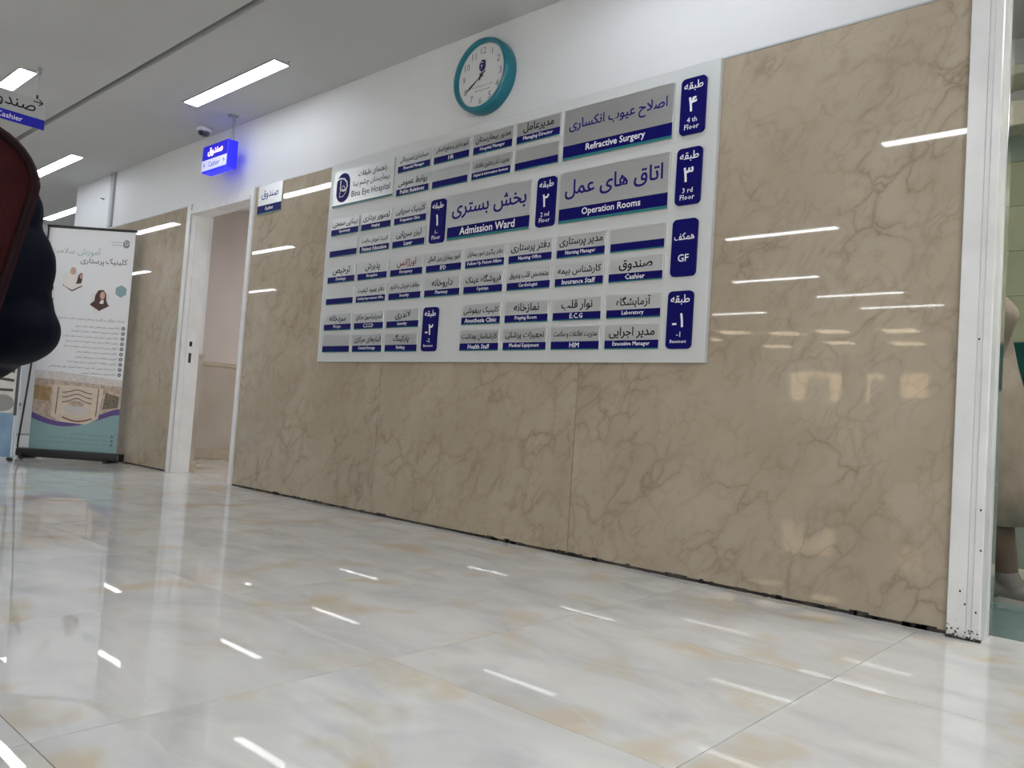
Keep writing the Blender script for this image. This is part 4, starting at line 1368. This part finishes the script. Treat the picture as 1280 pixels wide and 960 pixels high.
def fused(name, caps, ells, material, parent, voxel=0.012, smooth=3):
    bm = bmesh.new()
    for c in caps:
        capsule(bm, *c)
    for e in ells:
        ellipsoid(bm, *e)
    bmesh.ops.recalc_face_normals(bm, faces=bm.faces)
    me = bpy.data.meshes.new(name)
    bm.to_mesh(me)
    bm.free()
    o = bpy.data.objects.new(name, me)
    C.objects.link(o)
    md = o.modifiers.new('r', 'REMESH')
    md.mode = 'VOXEL'
    md.voxel_size = voxel
    md.use_smooth_shade = True
    ms = o.modifiers.new('s', 'SMOOTH')
    ms.factor = 0.5
    ms.iterations = smooth
    bpy.context.view_layer.update()
    me2 = bpy.data.meshes.new_from_object(o.evaluated_get(bpy.context.evaluated_depsgraph_get()))
    bpy.data.objects.remove(o)
    for p_ in me2.polygons:
        p_.use_smooth = True
    return link_mesh(name, me2, material, parent)


def hand_caps(w_, d, side, up, s=1.0):
    """palm and five bent fingers; w_ wrist point, d pointing along the hand, side to the thumb, up out of the back of the hand"""
    d, side, up = Vector(d).normalized(), Vector(side).normalized(), Vector(up).normalized()
    w_ = Vector(w_)
    caps = [(w_, 0.026 * s, w_ + d * 0.04 * s, 0.030 * s)]
    for k, (off, ln) in enumerate(((0.030, 0.066), (0.010, 0.076), (-0.010, 0.070), (-0.029, 0.055))):
        k0 = w_ + d * 0.085 * s + side * off * s
        caps.append((w_ + d * 0.02 * s + side * off * 0.6 * s, 0.016 * s, k0, 0.0125 * s))
        k1 = k0 + (d * 0.9 - up * 0.35).normalized() * ln * 0.5 * s
        k2 = k1 + (d * 0.5 - up * 0.85).normalized() * ln * 0.5 * s
        caps.append((k0, 0.0098 * s, k1, 0.0088 * s))
        caps.append((k1, 0.0088 * s, k2, 0.0075 * s))
    t0 = w_ + d * 0.03 * s + side * 0.028 * s
    t1 = t0 + (d * 0.7 + side * 0.7).normalized() * 0.035 * s
    t2 = t1 + (d * 0.9 + side * 0.2 - up * 0.2).normalized() * 0.030 * s
    caps += [(t0, 0.014 * s, t1, 0.0105 * s), (t1, 0.0105 * s, t2, 0.0085 * s)]
    return caps


def head_parts(c, fwd, s=1.0):
    """skull, jaw, nose, ears round a head centre; fwd is the facing direction"""
    c = Vector(c)
    fwd = Vector(fwd).normalized()
    sd = fwd.cross(Vector((0, 0, 1))).normalized()
    rot = Matrix((sd, fwd, Vector((0, 0, 1)))).transposed()
    e = [(c, (0.076 * s, 0.094 * s, 0.112 * s), rot), (c + fwd * 0.022 * s - Vector((0, 0, 0.055 * s)), (0.058 * s, 0.066 * s, 0.062 * s), rot),
         (c + fwd * 0.096 * s - Vector((0, 0, 0.022 * s)), (0.012 * s, 0.016 * s, 0.022 * s), rot)]
    for k in (-1, 1):
        e.append((c + sd * k * 0.077 * s - Vector((0, 0, 0.012 * s)), (0.010 * s, 0.022 * s, 0.032 * s), rot))
    cp = [(c + fwd * 0.075 * s + sd * -0.022 * s - Vector((0, 0, 0.062 * s)), 0.010 * s, c + fwd * 0.075 * s + sd * 0.022 * s - Vector((0, 0, 0.062 * s)), 0.010 * s)]
    return cp, e, sd


# ---- chair and seated person, seen from behind at the edge of the frame
CX, CY1 = -1.085, 0.316
CY0 = CY1 - 0.50
t = thing('waiting_chair', 'maroon vinyl waiting chair with rounded back, its sitter in a navy jacket', 'chair', (CX - 0.2, (CY0 + CY1) / 2, 0))
bz0_, bz1_ = 0.47, 0.922
bk = MB()
pts2 = rounded(CY1 - CY0, bz1_ - bz0_, 0.075, (CY0 + CY1) / 2, (bz0_ + bz1_) / 2, 10)
CYm = (CY0 + CY1) / 2


def taper(u, v):
    return CYm + (u - CYm) * (1 - max(0.0, 0.86 - v) * 0.72)


bk.prism([(taper(u, v), v) for u, v in pts2], lambda u, v: (CX - 0.035 - (v - 0.47) * -0.06, u, v), (0.035, 0, 0))
bo = bk.build('backrest', M_MAROON, t)
bv = bo.modifiers.new('bevel', 'BEVEL')
bv.width = 0.012
bv.segments = 3
pi_ = [(taper(u, v), v) for u, v in rounded(CY1 - CY0 - 0.022, bz1_ - bz0_ - 0.022, 0.064, (CY0 + CY1) / 2, (bz0_ + bz1_) / 2, 10)]
MB().tube([(CX + 0.002 + (v - 0.47) * 0.06, u, v) for u, v in pi_], 0.0045, 8, closed=True).build('piping', M_PIPING, bo)
so = MB().box((CX - 0.50, CY0 + 0.02, 0.40), (CX - 0.01, CY1 - 0.03, 0.46), 0.02, 3).build('seat', M_MAROON, t)
for x, y in ((CX - 0.45, CY0 + 0.06), (CX - 0.45, CY1 - 0.08), (CX - 0.03, CY0 + 0.06), (CX - 0.03, CY1 - 0.08)):
    MB().tube([(x, y, 0.0), (x, y, 0.41)], 0.014, 12).build('leg', M_CHROME, t)
for y in (CY0 + 0.10, CY1 - 0.12):
    MB().tube([(CX - 0.05, y, 0.42), (CX - 0.015, y, 0.44), (CX - 0.012, y, 0.60)], 0.011, 10).build('back_strut', M_CHROME, t)

# added row of the same chairs, placed to block window reflections in the marble
for i in range(12):
    r_ = t.copy()
    C.objects.link(r_)
    r_.location = (-9.6 + 0.60 * i, -10.4, 0)
    r_.rotation_euler = (0, 0, R(-90))
    tag(r_, 'maroon chair added under the far windows to block their reflection in the marble', 'chair', 'added chairs across the hall')
    for ch in list(t.children):
        c_ = ch.copy()
        C.objects.link(c_)
        c_.parent = r_
        for g_ in ch.children:
            d_ = g_.copy()
            C.objects.link(d_)
            d_.parent = c_

PXc, PYc = -1.305, 0.105          # sitter: pelvis centre
st = thing('person', 'person in a dark navy puffer jacket seated in the maroon chair', 'person', (PXc, PYc, 0.0))
fw = Vector((-1, 0, 0))
hc, he, sdv = head_parts((PXc + 0.0, PYc - 0.02, 1.235), fw)
sh_r = Vector((PXc + 0.045, 0.286, 0.885))
el_r = Vector((PXc + 0.035, 0.334, 0.700))
wr_r = Vector((PXc - 0.25, 0.215, 0.655))
sh_l = Vector((PXc + 0.045, -0.06, 0.885))
el_l = Vector((PXc + 0.035, -0.105, 0.700))
wr_l = Vector((PXc - 0.25, 0.0, 0.655))
legs = []
for k in (-1, 1):
    hip = Vector((PXc - 0.02, PYc + k * 0.085, 0.555))
    kn = Vector((PXc - 0.44, PYc + k * 0.10, 0.545))
    an = Vector((PXc - 0.46, PYc + k * 0.09, 0.10))
    legs.append((hip, kn, an))
body_c = list(hc)
body_c += [((PXc, PYc - 0.02, 1.02), 0.055, (PXc, PYc - 0.02, 1.16), 0.052), ((PXc + 0.01, PYc, 0.60), 0.13, (PXc + 0.03, PYc, 0.92), 0.12)]
for s_, e_, w_ in ((sh_r, el_r, wr_r), (sh_l, el_l, wr_l)):
    body_c += [(s_, 0.05, e_, 0.042), (e_, 0.042, w_, 0.028)]
for hp, kn, an in legs:
    body_c += [(hp, 0.085, kn, 0.06), (kn, 0.058, an, 0.038), (an, 0.036, an + Vector((-0.14, 0, -0.06)), 0.03)]
body_c += hand_caps(wr_r, (-1, -0.25, -0.25), (0, -1, 0.2), (0, 0.2, 1)) + hand_caps(wr_l, (-1, 0.25, -0.25), (0, 1, 0.2), (0, -0.2, 1))
fused('body', body_c, he, M_SKIN, st, voxel=0.008, smooth=2)
jk = [((PXc + 0.0, PYc, 0.60), 0.145, (PXc + 0.03, PYc, 0.93), 0.12), ((PXc + 0.035, PYc - 0.11, 0.885), 0.085, (PXc + 0.035, PYc + 0.11, 0.885), 0.085),
      ((PXc + 0.01, PYc - 0.02, 0.95), 0.085, (PXc + 0.0, PYc - 0.02, 1.02), 0.072)]
puff = []
for s_, e_, w_ in ((sh_r, el_r, wr_r), (sh_l, el_l, wr_l)):
    jk.append((s_, 0.060, e_ + Vector((0, 0, 0.02)), 0.070))
    puff.append((s_.lerp(e_, 0.56), (0.088, 0.086, 0.085)))
    puff.append((s_.lerp(e_, 0.16), (0.082, 0.082, 0.070)))
    puff.append((e_ + Vector((0.0, 0, -0.006)), (0.090, 0.080, 0.056)))
    for i in range(3):
        m_ = e_.lerp(w_, 0.22 + 0.27 * i)
        d_ = (w_ - e_) * 0.06
        rr = (0.082, 0.07, 0.058)[i]
        jk.append((m_ - d_, rr, m_ + d_, rr))
for z in (0.62, 0.72, 0.82):
    jk.append(((PXc + 0.01, PYc - 0.06, z), 0.135, (PXc + 0.01, PYc + 0.06, z), 0.135))
fused('jacket', jk, puff, M_JACKET, st, voxel=0.0075, smooth=3)
tr = []
for hp, kn, an in legs:
    tr += [(hp + Vector((0.02, 0, 0.0)), 0.098, kn, 0.073), (kn, 0.072, an + Vector((0, 0, 0.03)), 0.06)]
fused('trousers', tr, [], M_DENIM, st, voxel=0.011)
for k, (hp, kn, an) in enumerate(legs):
    fused('shoe', [(an + Vector((0.02, 0, -0.055)), 0.043, an + Vector((-0.16, 0, -0.062)), 0.036)], [], M_BLACK, st, voxel=0.007)
fused('hair', [], [(Vector((PXc + 0.014, PYc - 0.02, 1.268)), (0.098, 0.086, 0.098)), (Vector((PXc + 0.045, PYc - 0.02, 1.21)), (0.062, 0.080, 0.09))], M_HAIR, st, voxel=0.007)
M_EYE = mat('eye_white', (0.8, 0.8, 0.78), 0.2)
for k in (-1, 1):
    ec = Vector((PXc - 0.084, PYc - 0.02 + k * 0.03, 1.24))
    m = MB()
    m.lathe([(0.0, 0.012), (0.008, 0.010), (0.012, 0.003), (0.012, -0.004)], ec, (-1, 0, 0), 14)
    eye = m.build('eye', M_EYE, st)

# ---- person walking through the adjoining room
WX, WY = -0.765, 3.90
pw_ = thing('person', 'person in a long beige coat walking past inside the green stone room', 'person', (WX, WY, 0.0))
fw2 = Vector((1, 0.25, 0)).normalized()
hc, he, sd2 = head_parts((WX + 0.0, WY, 1.50), fw2, 0.93)
rs = Vector((WX + 0.02, WY - 0.165, 1.285))
re_ = Vector((WX + 0.125, WY - 0.20, 1.175))
rw = Vector((WX + 0.075, WY - 0.10, 1.02))
lsd = Vector((WX - 0.0, WY + 0.165, 1.285))
le_ = Vector((WX - 0.03, WY + 0.20, 1.02))
lw_ = Vector((WX + 0.10, WY + 0.18, 0.85))
fl_ = (Vector((WX + 0.03, WY - 0.08, 0.80)), Vector((WX + 0.095, WY - 0.08, 0.45)), Vector((WX + 0.150, WY - 0.07, 0.095)))
bl_ = (Vector((WX - 0.02, WY + 0.08, 0.80)), Vector((WX - 0.06, WY + 0.08, 0.46)), Vector((WX - 0.24, WY + 0.08, 0.13)))
bc = list(hc) + [((WX, WY, 1.30), 0.05, (WX, WY, 1.42), 0.048), ((WX, WY, 0.86), 0.13, (WX, WY, 1.22), 0.115)]
for s_, e_, w_ in ((rs, re_, rw), (lsd, le_, lw_)):
    bc += [(s_, 0.046, e_, 0.038), (e_, 0.038, w_, 0.025)]
for hp, kn, an in (fl_, bl_):
    bc += [(hp, 0.085, kn, 0.056), (kn, 0.054, an, 0.036)]
bc += hand_caps(rw, (-0.5, 0.75, 0.1), (0, 0, 1), (0.5, -0.7, 0), 0.92) + hand_caps(lw_, (0.7, 0.0, -0.7), (0, -1, 0), (0.7, 0.5, 0.5), 0.92)
fused('body', bc, he, M_SKIN, pw_, voxel=0.009, smooth=2)
coat = [((WX, WY - 0.02, 1.02), 0.145, (WX, WY, 1.22), 0.125), ((WX + 0.01, WY - 0.12, 1.27), 0.075, (WX + 0.01, WY + 0.12, 1.27), 0.075)]
for s_, e_, w_ in ((rs, re_, rw), (lsd, le_, lw_)):
    coat += [(s_, 0.066, e_, 0.060), (e_, 0.060, e_.lerp(w_, 0.85), 0.045)]
fused('coat_body', coat, [], M_COAT, pw_, voxel=0.010)
# coat skirt: a closed shell that widens to the hem
sk = MB()
rings = [(1.08, 0.135, 0.15, 0.0), (0.98, 0.145, 0.165, 0.01), (0.85, 0.170, 0.185, 0.02), (0.65, 0.192, 0.195, 0.03), (0.45, 0.200, 0.20, 0.03), (0.315, 0.200, 0.205, 0.025)]
seg = 48
v, fcs = [], []
for z, rx, ry, sh in rings:
    for k in range(seg):
        a = 2 * math.pi * k / seg
        wob = 1 + 0.045 * math.sin(7 * a + z * 3) * (1.1 - z)
        v.append((WX + sh + rx * wob * math.cos(a), WY + ry * wob * math.sin(a), z))
nr = len(rings)
for z, rx, ry, sh in reversed(rings):
    for k in range(seg):
        a = 2 * math.pi * k / seg
        wob = 1 + 0.045 * math.sin(7 * a + z * 3) * (1.1 - z)
        v.append((WX + sh + (rx - 0.006) * wob * math.cos(a), WY + (ry - 0.006) * wob * math.sin(a), z))
for i in range(2 * nr - 1):
    for k in range(seg):
        fcs.append((i * seg + k, i * seg + (k + 1) % seg, (i + 1) * seg + (k + 1) % seg, (i + 1) * seg + k))
for k in range(seg):
    i = 2 * nr - 1
    fcs.append((i * seg + k, i * seg + (k + 1) % seg, (k + 1) % seg, k))
sk._add(v, fcs, None, True)
sk.build('coat_skirt', M_COAT, pw_)
tr = []
for hp, kn, an in (fl_, bl_):
    tr += [(hp, 0.10, kn, 0.070), (kn, 0.068, an + Vector((0, 0, 0.03)), 0.046)]
fused('trousers', tr, [], M_TROUSER, pw_, voxel=0.010)
fused('headscarf', [((WX - 0.01, WY, 1.30), 0.085, (WX - 0.01, WY, 1.36), 0.075)], [(Vector((WX - 0.018, WY - 0.005, 1.515)), (0.102, 0.094, 0.122)), (Vector((WX - 0.03, WY, 1.42)), (0.085, 0.085, 0.1))], M_SCARF, pw_, voxel=0.008)
for an, rz, tilt in ((fl_[2], 0.0, 0.0), (bl_[2], 0.0, 0.06)):
    h_ = an + Vector((-0.035, 0, -0.052 + tilt * 0.3))
    toe = h_ + Vector((0.20, -0.02, -0.012 - tilt))
    shoe = fused('shoe', [(h_, 0.042, toe, 0.034), (an + Vector((0, 0, 0.02)), 0.046, an + Vector((0.03, 0, -0.03)), 0.045)], [], M_SHOE, pw_, voxel=0.006)
    so_ = MB()
    zt = Vector((0, 0, -0.030))
    d_ = (toe - h_).normalized()
    n_ = Vector((-d_.y, d_.x, 0))
    ptsl = []
    for k in range(20):
        a = 2 * math.pi * k / 20
        cx_ = 0.5 + 0.5 * math.cos(a)
        ptsl.append(h_.lerp(toe, cx_ * 1.24 - 0.14) + n_ * 0.046 * math.sin(a) + Vector((0, 0, -0.041)))
    vv = ptsl + [p_ + Vector((0, 0, 0.026)) for p_ in ptsl]
    so_._add(vv, [tuple(range(19, -1, -1)), tuple(range(20, 40))] + [(k, (k + 1) % 20, 20 + (k + 1) % 20, 20 + k) for k in range(20)])
    so_.build('sole', M_SOLE, shoe)

bpy.data.objects.remove(_to)
bpy.data.curves.remove(_tc)
